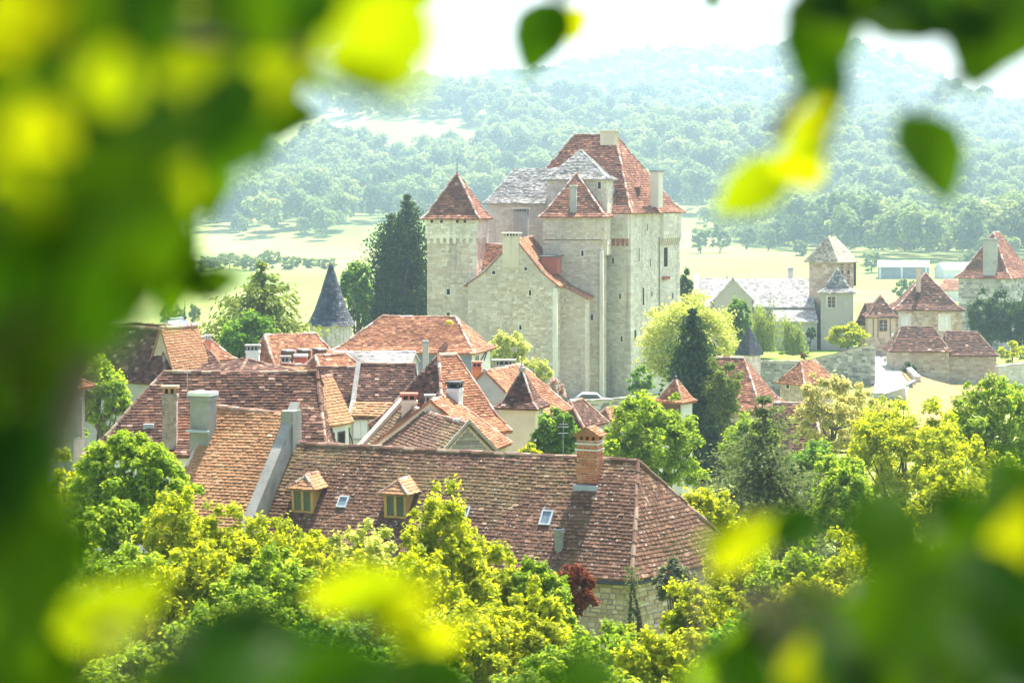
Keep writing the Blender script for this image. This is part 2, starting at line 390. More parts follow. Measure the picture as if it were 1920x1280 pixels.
M['bark'] = var_mat('bark', [(0, (.07, .055, .04)), (1, (.14, .115, .09))], (2.0, .6, 1.3), None, None, .95, 25.0)

def ground_mat():
    m, t, out = nt('meadow_ground'); pos = N(t, 'ShaderNodeNewGeometry').outputs['Position']
    big = noise(t, pos, .006, 3.0, .5); mid = noise(t, pos, .05, 6.0, .7); fine = noise(t, pos, 1.2, 6.0, .75)
    c = ramp(t, [(.36, (.12, .18, .03)), (.47, (.20, .24, .06)), (.56, (.27, .31, .085)), (.66, (.15, .21, .04))], big)
    c = mix(t, c, (.10, .16, .03), maprange(t, mid, .5, .72, 0, .65))
    c = mix(t, c, (.26, .25, .10), maprange(t, fine, .55, .75, 0, .4))
    w = N(t, 'ShaderNodeTexWave'); w.inputs['Scale'].default_value = .035; w.inputs['Distortion'].default_value = 3.0; w.inputs['Detail'].default_value = 3.0; t.links.new(pos, w.inputs['Vector'])
    c = mix(t, c, (.15, .19, .05), maprange(t, w.outputs['Fac'], .55, .95, 0, .3))
    bsdf(t, out, c, .95, fine, .6, .05, .1); return m
M['ground'] = ground_mat()
def two(name, a, b, sc, lo=.4, hi=.62, rough=.95, bsc=6.0):
    m, t, out = nt(name); pos = N(t, 'ShaderNodeNewGeometry').outputs['Position']
    c = mix(t, a, b, maprange(t, noise(t, pos, sc, 6.0, .7), lo, hi)); bsdf(t, out, c, rough, noise(t, pos, bsc, 6.0, .7), .4, .04, .15); return m
M['lawn'] = two('mown_lawn', (.13, .22, .03), (.21, .29, .05), .5)
M['road'] = two('pale_gravel_road', (.50, .47, .42), (.62, .60, .55), .6)
M['dry_bank'] = two('dry_grass_bank', (.28, .165, .075), (.17, .145, .045), .45, .45, .7)
M['woodland_floor'] = two('woodland_floor', (.03, .05, .012), (.06, .085, .02), .05)
# ------------------------------------------------------------------ terrain
_TY = np.array([-80, -20, 0, 4, 10, 25, 40, 60, 100, 150, 190, 280, 340, 500, 880, 1000, 1250, 1450, 2200, 2450, 3300], float)
_TZ = np.array([9., 1.0, -1.7, -2.9, -5.4, -11, -13.6, -15.2, -17.2, -18.8, -19.9, -21.0, -22.6, -23.6, -22.6, -11, 20, 48, 150, 158, 60], float)
_CX = np.array([-3000, 0, 500, 770, 960, 1100, 1300, 1500, 1600, 1700, 1800, 1920, 2400, 4000], float)
_CZ = np.array([132, 130, 130, 128, 122, 124, 133, 139, 131, 119, 105, 82, 55, 50], float)
def hz(x, y):
    x = np.asarray(x, float); y = np.asarray(y, float)
    z = (np.interp(y - 8 - y * .012, _TY, _TZ) + np.interp(y, _TY, _TZ) * 2 + np.interp(y + 8 + y * .012, _TY, _TZ)) / 4
    ang = 960 + FPX * x / np.maximum(y, 60)
    k = np.interp(ang, _CX, _CZ) / 150.0
    up = np.clip((y - 900) / 600, 0, 1)
    z = np.where(z > -10, -10 + (z + 10) * (1 + (k - 1) * up), z) if True else z
    z = z + up * (11 * np.sin(x * .009 + y * .005 + .6) + 8 * np.sin(x * .019 - y * .012 + 1.3) + 3 * np.sin(x * .043 + y * .031))
    z = z + np.clip((y - 320) / 200, 0, 1) * 1.2 * np.sin(x * .02 + y * .017)
    b = np.interp(x, [26, 33, 39, 43, 60, 80], [0, 1, 1, .35, .3, 0]) * np.interp(y, [160, 180, 200, 216, 236, 330], [0, 1.2, 2.1, 2.8, 2.8, 0])
    return z + b

def build_terrain():
    ys = np.concatenate([np.linspace(-78, 60, 40), np.linspace(62, 300, 90), np.geomspace(305, 3250, 110)])
    t = np.linspace(-1, 1, 281); xs = np.sign(t) * (np.abs(t) * 260 + np.abs(t) ** 3 * 2100)
    X, Y = np.meshgrid(xs, ys); Z = hz(X, Y)
    n, m = X.shape
    v = np.stack([X, Y, Z], -1).reshape(-1, 3)
    i = np.arange(n * m).reshape(n, m)
    f = np.stack([i[:-1, :-1], i[:-1, 1:], i[1:, 1:], i[1:, :-1]], -1).reshape(-1, 4)
    me = bpy.data.meshes.new('ground'); me.from_pydata(v.tolist(), [], f.tolist())
    me.polygons.foreach_set('use_smooth', np.ones(len(f), bool))
    o = add_obj('ground', me, M['ground']); tag(o, 'village hillside, valley meadows and the wooded hill beyond', 'ground', kind='structure')
    o['label'] = 'valley floor, meadows and hillside under the village'
build_terrain()

def sheet(name, pts, mat, label, lift=.04, zf=None, sub=10, thick=.3, cat=None):
    """a strip of ground: pts = list of (left xy, right xy) pairs; follows the terrain, lifted"""
    mb = MB(); rows = []
    P = [(np.array(a, float), np.array(b, float)) for a, b in pts]
    for k in range(len(P) - 1):
        for s in range(sub):
            t = s / sub; rows.append((P[k][0] * (1 - t) + P[k + 1][0] * t, P[k][1] * (1 - t) + P[k + 1][1] * t))
    rows.append(P[-1])
    def pt(p): return (p[0], p[1], (float(hz(p[0], p[1])) if zf is None else zf(p[0], p[1])) + lift)
    W = 6
    g = [[pt(a * (1 - j / W) + b * (j / W)) for j in range(W + 1)] for a, b in rows]
    for i in range(len(g) - 1):
        for j in range(W): mb.poly([g[i][j], g[i][j + 1], g[i + 1][j + 1], g[i + 1][j]])
    lo = lambda p: (p[0], p[1], p[2] - thick)
    for i in range(len(g) - 1):
        mb.poly([lo(g[i][0]), g[i][0], g[i + 1][0], lo(g[i + 1][0])]); mb.poly([g[i][W], lo(g[i][W]), lo(g[i + 1][W]), g[i + 1][W]])
    for j in range(W):
        mb.poly([lo(g[0][j]), lo(g[0][j + 1]), g[0][j + 1], g[0][j]])
    o = mb.build(name, mat); tag(o, label, cat or name, kind='structure'); return o

# ------------------------------------------------------------------ leaves
LEAF_F = [(0, 1, 2, 3)]
def leaf_quads(C, Nrm, size, rg, aspect=.6, axis=None, fold=.12):
    """one folded rhombic leaf at each of C with normal Nrm"""
    n = len(C); Nrm = Nrm / (np.linalg.norm(Nrm, axis=1, keepdims=True) + 1e-9)
    a = rg.normal(size=(n, 3)) if axis is None else axis + rg.normal(size=(n, 3)) * .25
    a = a - Nrm * (a * Nrm).sum(1, keepdims=True); a /= (np.linalg.norm(a, axis=1, keepdims=True) + 1e-9)
    b = np.cross(Nrm, a); s = np.asarray(size).reshape(-1, 1) * np.ones((n, 1))
    V = np.zeros((n, 4, 3))
    V[:, 0] = C - a * s * .5; V[:, 2] = C + a * s * .5
    V[:, 1] = C + b * s * .5 * aspect + Nrm * s * fold - a * s * .05; V[:, 3] = C - b * s * .5 * aspect + Nrm * s * fold - a * s * .05
    return V

def sphere_dirs(n, rg):
    d = rg.normal(size=(n, 3)); return d / np.linalg.norm(d, axis=1, keepdims=True)

def clump_leaves(clumps, n, size, rg, aspect=.62, up=.35, shell=None):
    cl = np.array(clumps, float)               # cx cy cz rx ry rz
    w = cl[:, 3] * cl[:, 4]; w = w / w.sum(); k = rg.choice(len(cl), n, p=w)
    d = sphere_dirs(n, rg); d[:, 2] = np.where(d[:, 2] < -.45, -d[:, 2] * .6, d[:, 2]); d /= np.linalg.norm(d, axis=1, keepdims=True)
    r = np.abs(rg.normal(.82, .30, n)) if shell is None else rg.uniform(shell[0], shell[1], n) ** .7
    C = cl[k, :3] + d * cl[k, 3:6] * r[:, None]
    nr = d * .55 + np.array([0, 0, up + .15]) + rg.normal(size=(n, 3)) * .45
    cv = rg.random(len(cl))
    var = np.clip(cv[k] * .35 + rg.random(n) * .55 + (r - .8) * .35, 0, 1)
    V = leaf_quads(C, nr, size * rg.uniform(.65, 1.35, n), rg, aspect)
    return V, var

def broad_clumps(c, R, n, rg, inner=.5, cr=(.22, .40)):
    """clump centres spread through an ellipsoid R centred on c"""
    R = np.array(R, float); out = []; ph = rg.uniform(0, 6.28, 3)
    while len(out) < n:
        d = sphere_dirs(1, rg)[0]; r = rg.uniform(inner, 1.0) ** .6
        r = r * (1 + .16 * math.sin(3.1 * d[0] + 2.3 * d[1] + ph[0]) * math.cos(2.7 * d[2] + ph[1]) + .10 * math.sin(6.3 * d[0] + 5.1 * d[2] + ph[2]))
        k = rg.uniform(*cr) * (1.15 - .35 * r)
        p = np.array(c) + d * R * r * (1 - k * .55) * rg.uniform(.8, 1.07)
        if d[2] < -.6 and rg.random() < .6: continue
        s = R * k * rg.uniform(.8, 1.2, 3); out.append([*p, *s])
    return out

def trunk_mesh(base, top, r, rg, limbs=(), n=8):
    mb = MB(); b = np.array(base, float); t = np.array(top, float); h = np.linalg.norm(t - b)
    pts = [b + (t - b) * k + rg.normal(size=3) * np.array([.03, .03, 0]) * h * (0 < k < 1) for k in np.linspace(0, 1, 6)]
    mb.tube(pts, [r * (1.25 if i == 0 else 1 - .72 * i / 5) for i in range(6)], n)
    for L in limbs:
        L = np.array(L, float); s = pts[2 + int(rg.integers(0, 3))]; m = (s + L) / 2 + np.array([0, 0, -.05 * np.linalg.norm(L - s)]) + rg.normal(size=3) * .04 * np.linalg.norm(L - s)
        mb.tube([s, m, L], [r * .42, r * .28, r * .08], 6)
    return mb

def tree(name, label, cat, x, y, top, R, mat, nleaf=7000, size=.22, seed=1, ncl=45, group=None, style='broad', zc=None, aspect=.62, base=None, cr=(.22, .40), inner=.5, zbase=None, extra=None):
    """a tree whose crown tops out at height `top` with half-extents R, standing on the ground at x, y"""
    rg = np.random.default_rng(seed * 7919 + 13)
    zb = float(hz(x, y)) - .15 if zbase is None else zbase
    root = empty(name, (x, y, zb), label, cat, group)
    c = np.array([x, y, top - R[2]])
    if style == 'broad':
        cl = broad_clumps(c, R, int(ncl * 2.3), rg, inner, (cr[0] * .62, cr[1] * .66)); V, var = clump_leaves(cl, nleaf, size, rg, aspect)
        limbs = [q[:3] for q in cl[::max(1, len(cl) // 9)]]
        trunk_top = c + np.array([0, 0, R[2] * .3])
    elif style in ('spruce', 'pine', 'thuja', 'cedar'):
        zb2 = zb + (top - zb) * {'spruce': .05, 'pine': .12, 'thuja': .02, 'cedar': .25}[style]; H = top - zb2
        lev = {'spruce': 26, 'pine': 17, 'thuja': 24, 'cedar': 13}[style]; Vs = []; vr = []; limbs = []
        for i in range(lev):
            t = i / (lev - 1); z = zb2 + H * t
            if style == 'thuja': rad = (1 - t ** 1.9) ** .75 * .95 + .06
            elif style == 'cedar': rad = (.35 + .75 * math.sin(math.pi * min(1, .25 + t * .8)) ** 1.0) * (1 if t < .8 else (1.05 - t) * 4)
            else: rad = (1 - t) ** (.62 if style == 'spruce' else .85) + .03
            nb = max(4, int((13 if style != 'thuja' else 16) * rad + 3)); ph = rg.uniform(0, 6.28)
            for b in range(nb):
                a = ph + 6.283 * b / nb + rg.uniform(-.35, .35); L = rad * rg.uniform(.5, 1.22)
                if style in ('spruce', 'thuja') and rg.random() < .16: L *= .55
                if style == 'pine': L *= rg.choice([.55, 1.0, 1.15])
                if style == 'cedar': L *= rg.choice([.5, .9, 1.2])
                ux, uy = math.cos(a) * R[0] * L, math.sin(a) * R[1] * L
                m = max(6, int(nleaf / (lev * 10.0) * (L + .25))); s = rg.random(m) ** .6
                rise = {'spruce': -.16, 'pine': .25, 'thuja': .55, 'cedar': .05}[style] * math.hypot(ux, uy)
                C = np.stack([x + ux * s, y + uy * s, z + rise * s ** 1.3 + 0 * s], -1)
                wdt = {'spruce': .14, 'pine': .16, 'thuja': .12, 'cedar': .15}[style] * math.hypot(ux, uy) + .1
                C += rg.normal(size=(m, 3)) * np.array([wdt, wdt, wdt * (.45 if style != 'thuja' else 1.0)])
                if style == 'spruce': C[:, 2] -= np.abs(rg.normal(size=m)) * .22 * R[0] * s * rad
                if style == 'cedar': C[:, 2] -= np.abs(rg.normal(size=m)) * .10 * R[0] * s
                nr = np.stack([np.full(m, math.cos(a)) * .5, np.full(m, math.sin(a)) * .5, np.full(m, .6)], -1) + rg.normal(size=(m, 3)) * .5
                ax = np.array([math.cos(a), math.sin(a), {'spruce': -.5, 'pine': .4, 'thuja': 1.2, 'cedar': -.3}[style]])[None] * np.ones((m, 1))
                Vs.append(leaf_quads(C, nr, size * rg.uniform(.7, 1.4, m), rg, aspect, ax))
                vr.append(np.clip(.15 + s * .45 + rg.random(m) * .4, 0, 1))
                if b % 3 == 0: limbs.append((x + ux * .75, y + uy * .75, z + rise * .6))
        V = np.concatenate(Vs); var = np.concatenate(vr); trunk_top = np.array([x, y, top - .3])
        limbs = limbs[::2]
    elif style == 'weep':
        cl = broad_clumps(c, R, ncl, rg, .3, cr); cl = np.array(cl); k = rg.integers(0, len(cl), nleaf)
        hang = rg.random(nleaf) ** 1.3 * R[2] * .9
        C = cl[k, :3] + sphere_dirs(nleaf, rg) * cl[k, 3:6] * .8; C[:, 2] -= hang * .8
        C[:, 2] = np.maximum(C[:, 2], zb + .2)
        V = leaf_quads(C, rg.normal(size=(nleaf, 3)) + np.array([0, 0, .3]), size * rg.uniform(.7, 1.3, nleaf), rg, aspect, np.tile([0, 0, -1.5], (nleaf, 1)))
        var = np.clip(rg.random(nleaf) * .9, 0, 1); limbs = [q[:3] for q in cl[::6]]; trunk_top = c + np.array([0, 0, R[2] * .4])
    tr = trunk_mesh((x, y, zb), trunk_top, max(.08, (top - zb) * .022), rg, limbs); tr.build('trunk', M['bark'], root)
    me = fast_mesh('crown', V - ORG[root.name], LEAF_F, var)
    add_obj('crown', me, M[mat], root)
    if extra:
        for m2, n2, s2 in extra:
            cl = broad_clumps(c, R, 14, rg, .7, (.1, .2)); V2, v2 = clump_leaves(cl, n2, s2, rg); add_obj('blossom', fast_mesh('blossom', V2 - ORG[root.name], LEAF_F, v2), M[m2], root)
    return root

# ------------------------------------------------------------------ far woods (one mass) on the hill
def inpoly(px, py, poly):
    p = np.array(poly, float); c = np.zeros(len(px), bool); j = len(p) - 1
    for i in range(len(p)):
        cond = ((p[i, 1] > py) != (p[j, 1] > py)) & (px < (p[j, 0] - p[i, 0]) * (py - p[i, 1]) / (p[j, 1] - p[i, 1] + 1e-9) + p[i, 0]); c ^= cond; j = i
    return c
MEADOWS = [[(300, 225), (520, 226), (700, 224), (880, 236), (935, 258), (905, 285), (800, 306), (700, 300), (640, 282), (560, 290), (300, 290)],
           [(1250, 160), (1340, 136), (1470, 140), (1490, 150), (1420, 168), (1300, 172)],
           [(760, 140), (850, 142), (900, 160), (880, 178), (760, 172)],
           [(1565, 255), (1610, 250), (1615, 270), (1570, 275)], [(1060, 212), (1150, 205), (1190, 222), (1080, 228)], [(1650, 300), (1760, 292), (1790, 312), (1670, 320)], [(420, 345), (520, 338), (560, 352), (430, 362)]]
def forest():
    rg = np.random.default_rng(3); pts = []
    y = 640.0
    while y < 2420:
        sp = 9.5 + y * .0026; w = .30 * y + 60; n = int(2 * w / sp)
        x = np.linspace(-w, w, n) + rg.uniform(-.42, .42, n) * sp; yy = y + rg.uniform(-.45, .45, n) * sp
        pts.append(np.stack([x, yy], -1)); y += sp * .92
    P = np.concatenate(pts); z = hz(P[:, 0], P[:, 1]); px = 960 + FPX * P[:, 0] / P[:, 1]; py = HOR - FPX * z / P[:, 1]
    start = np.interp(px, [-200, 330, 620, 700, 1180, 1290, 1400, 1520, 1650, 1950], [960, 930, 880, 960, 980, 1000, 830, 720, 640, 600]) + 12 * np.sin(px * .05)
    keep = P[:, 1] > start
    for m in MEADOWS: keep &= ~inpoly(px, py, m)
    P = P[keep]; z = z[keep]
    pc = bpy.data.collections.new('woodland_kinds')
    for k in range(6):
        r2 = np.random.default_rng(50 + k); cl = broad_clumps((0, 0, 6.2), (4.6, 4.6, 5.0 + .5 * (k % 3)), 15, r2, .45, (.32, .5))
        V, var = clump_leaves(cl, 620, 1.15, r2, .75, .5, (.5, 1.1))
        me = fast_mesh('woodland_tree', V, LEAF_F, var); me.materials.append(M[('leaf_forest', 'leaf_forest_light', 'leaf_forest', 'leaf_forest_light', 'leaf_forest_dark', 'leaf_forest')[k]])
        o = bpy.data.objects.new('woodland_tree', me); pc.objects.link(o)
    me = bpy.data.meshes.new('forest'); me.from_pydata(np.stack([P[:, 0], P[:, 1], z - .6], -1).tolist(), [], [])
    o = add_obj('forest', me, None); tag(o, 'hazy green woodland covering the far hillside behind the castle', 'forest', kind='stuff')
    g = bpy.data.node_groups.new('scatter_trees', 'GeometryNodeTree')
    g.interface.new_socket('Geometry', in_out='INPUT', socket_type='NodeSocketGeometry'); g.interface.new_socket('Geometry', in_out='OUTPUT', socket_type='NodeSocketGeometry')
    gi = g.nodes.new('NodeGroupInput'); go = g.nodes.new('NodeGroupOutput')
    mp = g.nodes.new('GeometryNodeMeshToPoints'); ins = g.nodes.new('GeometryNodeInstanceOnPoints'); ci = g.nodes.new('GeometryNodeCollectionInfo')
    ci.inputs['Collection'].default_value = pc; ci.inputs['Separate Children'].default_value = True; ci.inputs['Reset Children'].default_value = True
    ins.inputs['Pick Instance'].default_value = True
    rr = g.nodes.new('FunctionNodeRandomValue'); rr.data_type = 'FLOAT_VECTOR'; rr.inputs[0].default_value = (-.06, -.06, 0); rr.inputs[1].default_value = (.06, .06, 6.283)
    rs = g.nodes.new('FunctionNodeRandomValue'); rs.data_type = 'FLOAT'; rs.inputs[2].default_value = .75; rs.inputs[3].default_value = 2.1; rs.inputs[8].default_value = 7
    L = g.links.new
    L(gi.outputs[0], mp.inputs[0]); L(mp.outputs[0], ins.inputs['Points']); L(ci.outputs[0], ins.inputs['Instance'])
    L(rr.outputs[0], ins.inputs['Rotation']); L(rs.outputs[1], ins.inputs['Scale']); L(ins.outputs[0], go.inputs[0])
    md = o.modifiers.new('scatter', 'NODES'); md.node_group = g
    # leaf-litter sheet under the woods, so that no meadow shows between the trunks
    return len(P)
print('forest', forest())
# ------------------------------------------------------------------ buildings
CAM = np.zeros(3)
def side_dirs(th):
    a = R_(th); return np.array([math.cos(a), math.sin(a)]), np.array([-math.sin(a), math.cos(a)])   # right-going, left-going

def caps(parent, mat, pts, rg, r=.1, seg=.38):
    """ridge or hip tiles: short half-round pieces laid end to end along a polyline"""
    mb = MB()
    for a, b in zip(pts[:-1], pts[1:]):
        a = np.array(a, float); b = np.array(b, float); L = np.linalg.norm(b - a)
        if L < .05: continue
        k = max(1, int(L / seg)); d = (b - a) / k
        for i in range(k):
            p = a + d * i; q = a + d * (i + 1.06); j = rg.normal(size=3) * r * .12
            mb.tube([p + j, q + j], [r * 1.12, r * .92], 7, float(rg.random()))
    if mb.v: return mb.build('ridge_capping', mat, parent)

def opening(parent, P, u, w, h, style='dark', frame=.09, proud=.09, mats=None, name='window'):
    """a window on a wall: P bottom centre on the wall face, u unit direction along the wall (to the right seen from outside)"""
    P = np.array(P, float); u = np.array([u[0], u[1], 0.]); n = np.array([u[1], -u[0], 0.])
    def slab(mb, a, b, z0, z1, d0, d1, var=.5):
        q = []
        for z in (z0, z1):
            for (x, d) in ((a, d1), (b, d1), (b, d0), (a, d0)): q.append(P + u * x + n * d + np.array([0, 0, z]))
        mb.hexa(q, var)
    fm = (mats or {}).get('frame', 'stone_pale')
    mb = MB(); t = frame
    if style in ('dark', 'slit'):
        slab(mb, -w / 2 - t, -w / 2, -t, h + t, -.05, proud, .6); slab(mb, w / 2, w / 2 + t, -t, h + t, -.05, proud, .5)
        slab(mb, -w / 2, w / 2, -t, 0, -.05, proud, .7); slab(mb, -w / 2, w / 2, h, h + t, -.05, proud, .4)
        o = mb.build(name, M[fm], parent); k = MB(); slab(k, -w / 2, w / 2, 0, h, -.03, max(.006, proud - .035)); c = k.build('opening', M['void'], parent)
        return o
    if style == 'shutter':
        slab(mb, -w / 2 - t, -w / 2, -t, h + t, -.05, proud, .6); slab(mb, w / 2, w / 2 + t, -t, h + t, -.05, proud, .5)
        slab(mb, -w / 2, w / 2, -t, 0, -.05, proud + .03, .7); slab(mb, -w / 2, w / 2, h, h + t, -.05, proud, .4)
        o = mb.build(name, M[fm], parent)
        for s in (-1, 1):
            k = MB(); slab(k, min(0, s * w / 2) + .01, max(0, s * w / 2) - .01, .02, h - .02, 0, proud + .01)
            for zz in (.2, .8): slab(k, min(0, s * w / 2) + .03, max(0, s * w / 2) - .03, h * zz - .05, h * zz + .05, proud + .01, proud + .03)
            k.build('shutter', M[(mats or {}).get('panel', 'paint_white')], parent)
        return o
    if style == 'casement':
        slab(mb, -w / 2 - t, -w / 2, -t, h + t, -.05, proud, .6); slab(mb, w / 2, w / 2 + t, -t, h + t, -.05, proud, .5)
        slab(mb, -w / 2, w / 2, -t, 0, -.05, proud + .03, .7); slab(mb, -w / 2, w / 2, h, h + t, -.05, proud, .4)
        o = mb.build(name, M[fm], parent)
        k = MB(); slab(k, -w / 2, w / 2, 0, h, -.03, proud - .035); k.build('pane', M['glass'], parent)
        k = MB(); b = max(.035, w * .06)
        slab(k, -b / 2, b / 2, 0, h, proud - .035, proud - .005)
        for i in range(1, 3): slab(k, -w / 2, -b / 2, h * i / 3 - b * .3, h * i / 3 + b * .3, proud - .035, proud - .012); slab(k, b / 2, w / 2, h * i / 3 - b * .3, h * i / 3 + b * .3, proud - .035, proud - .012)
        k.build('glazing_bar', M[(mats or {}).get('bar', 'wood_brown')], parent)
        return o

def chimney(parent, c, u, lu, lv, z0, z1, mat='concrete', style='slab', label=None, cap='concrete', base=True):
    """a stack with its head; parts: cap, pots"""
    u = unit(np.array([u[0], u[1]])); mb = MB(); mb.box(c, u, lu, lv, z0, z1, .5)
    if base: mb.box(c, u, lu * 1.12, lv * 1.12, z1 - .16, z1 - .04, .3)
    o = mb.build('chimney', M[mat], parent)
    if label: o['label'] = label
    sub = o if parent.parent is None else parent
    k = MB(); v = np.array([-u[1], u[0]]); c2 = np.array(c[:2], float)
    if style in ('slab', 'vents'):
        n = max(2, int(round(lu / .28)))
        for i in range(n + 1):
            for s in (-1, 1):
                p = c2 + u * (-lu / 2 + .05 + (lu - .1) * i / n) + v * s * (lv / 2 - .06); k.box(p, u, .09, .1, z1, z1 + .2, .4)
        k.box(c2, u, lu * 1.2, lv * 1.2, z1 + .2, z1 + .3, .8)
        d = MB(); d.box(c2, u, lu * .7, lv * .55, z1 + .002, z1 + .19); d.build('flue', M['void'], sub)
        k.build('chimney_cap', M[cap], sub)
    elif style == 'flat':
        k.box(c2, u, lu * 1.18, lv * 1.18, z1, z1 + .12, .9); k.build('chimney_cap', M[cap], sub)
    elif style == 'pots':
        n = max(2, int(round(lu / .3)))
        for i in range(n):
            p = c2 + u * (-lu / 2 + lu * (i + .5) / n); q = MB(); q.lathe(p, [(.09, z1 - .02), (.1, z1 + .05), (.08, z1 + .3), (.1, z1 + .33), (.1, z1 + .36), (.06, z1 + .36), (.06, z1 + .1)], 10); q.build('chimney_pot', M[cap], sub)
    return o

def building(name, label, cat, F, th, LL, LR, zg, ze, zr, ridge='L', ins=(1.5, 1.5), ov=.28, flare=None, wall='stone_tan', tile='tile_red', course=.16, tw=.2, thick=.022,
             ridge_mat='ridge_tile', stone=None, single=0, focus=None, group=None, castle=None, part='wall', top=None, corners=None, seed=1, holes=None, tiled=True, capr=.1, corbel=None, wall_face='mortar', stone_single=0, stone_focus=None, nocap=False, sides=(0, 3), rshift=0.0):
    """a building from its nearest corner F=(x,y): the right-hand face runs LR along the direction th degrees from +X, the left-hand face LL square to it.
    ridge 'L'/'R': ridge parallel to the left/right face, ins = hip insets at near and far end (0 = gable); 'P': pyramid; top=(a,b): flat-topped hip"""
    rg = np.random.default_rng(seed * 101 + 7); Rd, Ld = side_dirs(th); F = np.array(F, float)
    c = corners if corners is not None else [F, F + Rd * LR, F + Rd * LR + Ld * LL, F + Ld * LL]
    c = [np.array(q, float)[:2] for q in c]
    if corners is not None: Rd = unit(c[1] - c[0]); Ld = unit(c[3] - c[0])
    if castle is None: root = empty(name, (c[0][0], c[0][1], zg), label, cat, group)
    else: root = castle
    m = lambda a, b: (a + b) / 2
    gab = set()
    if ridge == 'L':
        r0 = m(c[0], c[1]) + Ld * ins[0]; r1 = m(c[2], c[3]) - Ld * ins[1]; r0 = r0 + Rd * rshift; r1 = r1 + Rd * rshift; T = [r0, r0, r1, r1]
        if ins[0] == 0: gab.add(0)
        if ins[1] == 0: gab.add(2)
    elif ridge == 'R':
        r0 = m(c[3], c[0]) + Rd * ins[0]; r1 = m(c[1], c[2]) - Rd * ins[1]; r0 = r0 + Ld * rshift; r1 = r1 + Ld * rshift; T = [r0, r1, r1, r0]
        if ins[0] == 0: gab.add(3)
        if ins[1] == 0: gab.add(1)
    elif ridge == 'P':
        p = (c[0] + c[1] + c[2] + c[3]) / 4; T = [p] * 4
    elif ridge == 'T':                         # flat-topped hip: top ring inset by ins
        T = [c[0] + Rd * ins[0] + Ld * ins[1], c[1] - Rd * ins[0] + Ld * ins[1], c[2] - Rd * ins[0] - Ld * ins[1], c[3] + Rd * ins[0] - Ld * ins[1]]
    elif ridge == 'X': T = [np.array(q, float)[:2] for q in top]
    zT = [zr] * 4 if not hasattr(zr, '__len__') else list(zr)
    # ---- walls
    wm = MB()
    for k in range(4):
        a, b = c[k], c[(k + 1) % 4]
        pts = [(*a, zg), (*b, zg), (*b, ze), (*a, ze)]
        if k in gab: pts.insert(3, (*T[k], zT[k] - .04))
        wm.poly(pts)
    if castle is None:
        wallo = wm.build('wall', M[wall_face if stone else wall], root); sub_r = None
    else:
        wallo = wm.build(part, M[wall_face if stone else wall], root)
        if label: wallo['label'] = label
    P = root if castle is None else wallo         # parent of roof, windows, chimneys
    # ---- roof rings
    cen = sum(c) / 4; E = []
    for k in range(4):
        o = np.zeros(2)
        for s in ((k - 1) % 4, k):                # the two sides that meet in corner k
            a, b = c[s], c[(s + 1) % 4]; d = unit(b - a); nrm = np.array([d[1], -d[0]])
            o = o + nrm * (ov if s not in gab else .10)
        E.append(c[k] + o)
    T2 = []
    for k in range(4):
        p = T[k].copy()
        for s in gab:
            if k in (s, (s + 1) % 4):
                a, b = c[s], c[(s + 1) % 4]; d = unit(b - a); p = p + np.array([d[1], -d[0]]) * .10
        T2.append(p)
    drop = ov * (zr if not hasattr(zr, '__len__') else zr[0]) * 0 + ov * min(1.2, ((max(zT) - ze) / max(.8, min(LL, LR) * .5))) * (.55 if flare else .9)
    rings = [[np.array([*E[k], ze - drop + .05]) for k in range(4)]]
    if flare:
        f, g = flare
        rings.append([np.array([*(E[k] * (1 - f) + T2[k] * f), (ze - drop) + (zT[k] - ze + drop) * g]) for k in range(4)])
    rings.append([np.array([*T2[k], zT[k]]) for k in range(4)])
    dk = MB(); polys = []
    for i in range(len(rings) - 1):
        for k in range(4):
            if k in gab: continue
            A, B, C_, D = rings[i][k], rings[i][(k + 1) % 4], rings[i + 1][(k + 1) % 4], rings[i + 1][k]
            q = [A, B] + ([C_] if np.linalg.norm(C_ - D) < 1e-3 else [C_, D])
            polys.append((k, q))
            dk.poly(q)
            lo = [x - np.array([0, 0, .09]) for x in q]; dk.poly(lo[::-1])
    for k in range(4):
        A, B = rings[0][k], rings[0][(k + 1) % 4]; z = np.array([0, 0, .09])
        if k not in gab: dk.poly([A - z, B - z, B, A])
        else:
            up = rings[-1][k]
            seq = [rings[i][k] for i in range(len(rings))] + [rings[i][(k + 1) % 4] for i in range(len(rings) - 2, -1, -1)]
            for a, b in zip(seq[:-1], seq[1:]): dk.poly([a, b, b - z, a - z])
    if ridge == 'T' or ridge == 'X' and np.linalg.norm(T[0] - T[1]) > .05 and np.linalg.norm(T[1] - T[2]) > .05: dk.poly(rings[-1]); polys.append((9, rings[-1]))
    roof = dk.build('roof', M[tile], P)
    RP = roof if castle is None else P
    if tiled:
        Vs, vs_ = [], []
        for k, q in polys:
            cc, n, _, _ = plane_frame(q)
            if n @ (CAM - cc) < -abs(.25 * np.linalg.norm(cc)): continue
            V, v = tiles_on(q, course, tw, thick, rg); Vs.append(V); vs_.append(v)
        if Vs: pieces('roof_tiling', 'tile', np.concatenate(Vs), TILE_F, np.concatenate(vs_), M[tile], RP, single, focus)
    if not nocap:
        if np.linalg.norm(rings[-1][0] - rings[-1][2]) > .1 and ridge in 'LR':
            a, b = (rings[-1][0], rings[-1][2]); caps(RP, M[ridge_mat], [a, (a + b) / 2 + np.array([0, 0, -.03 * np.linalg.norm(b - a) * .3]), b], rg, capr)
        if ridge == 'X' or ridge == 'T':
            caps(RP, M[ridge_mat], rings[-1] + [rings[-1][0]], rg, capr)
        for k in range(4):
            if (k in gab) or ((k - 1) % 4 in gab): continue
            caps(RP, M[ridge_mat], [r[k] for r in rings], rg, capr * .85)
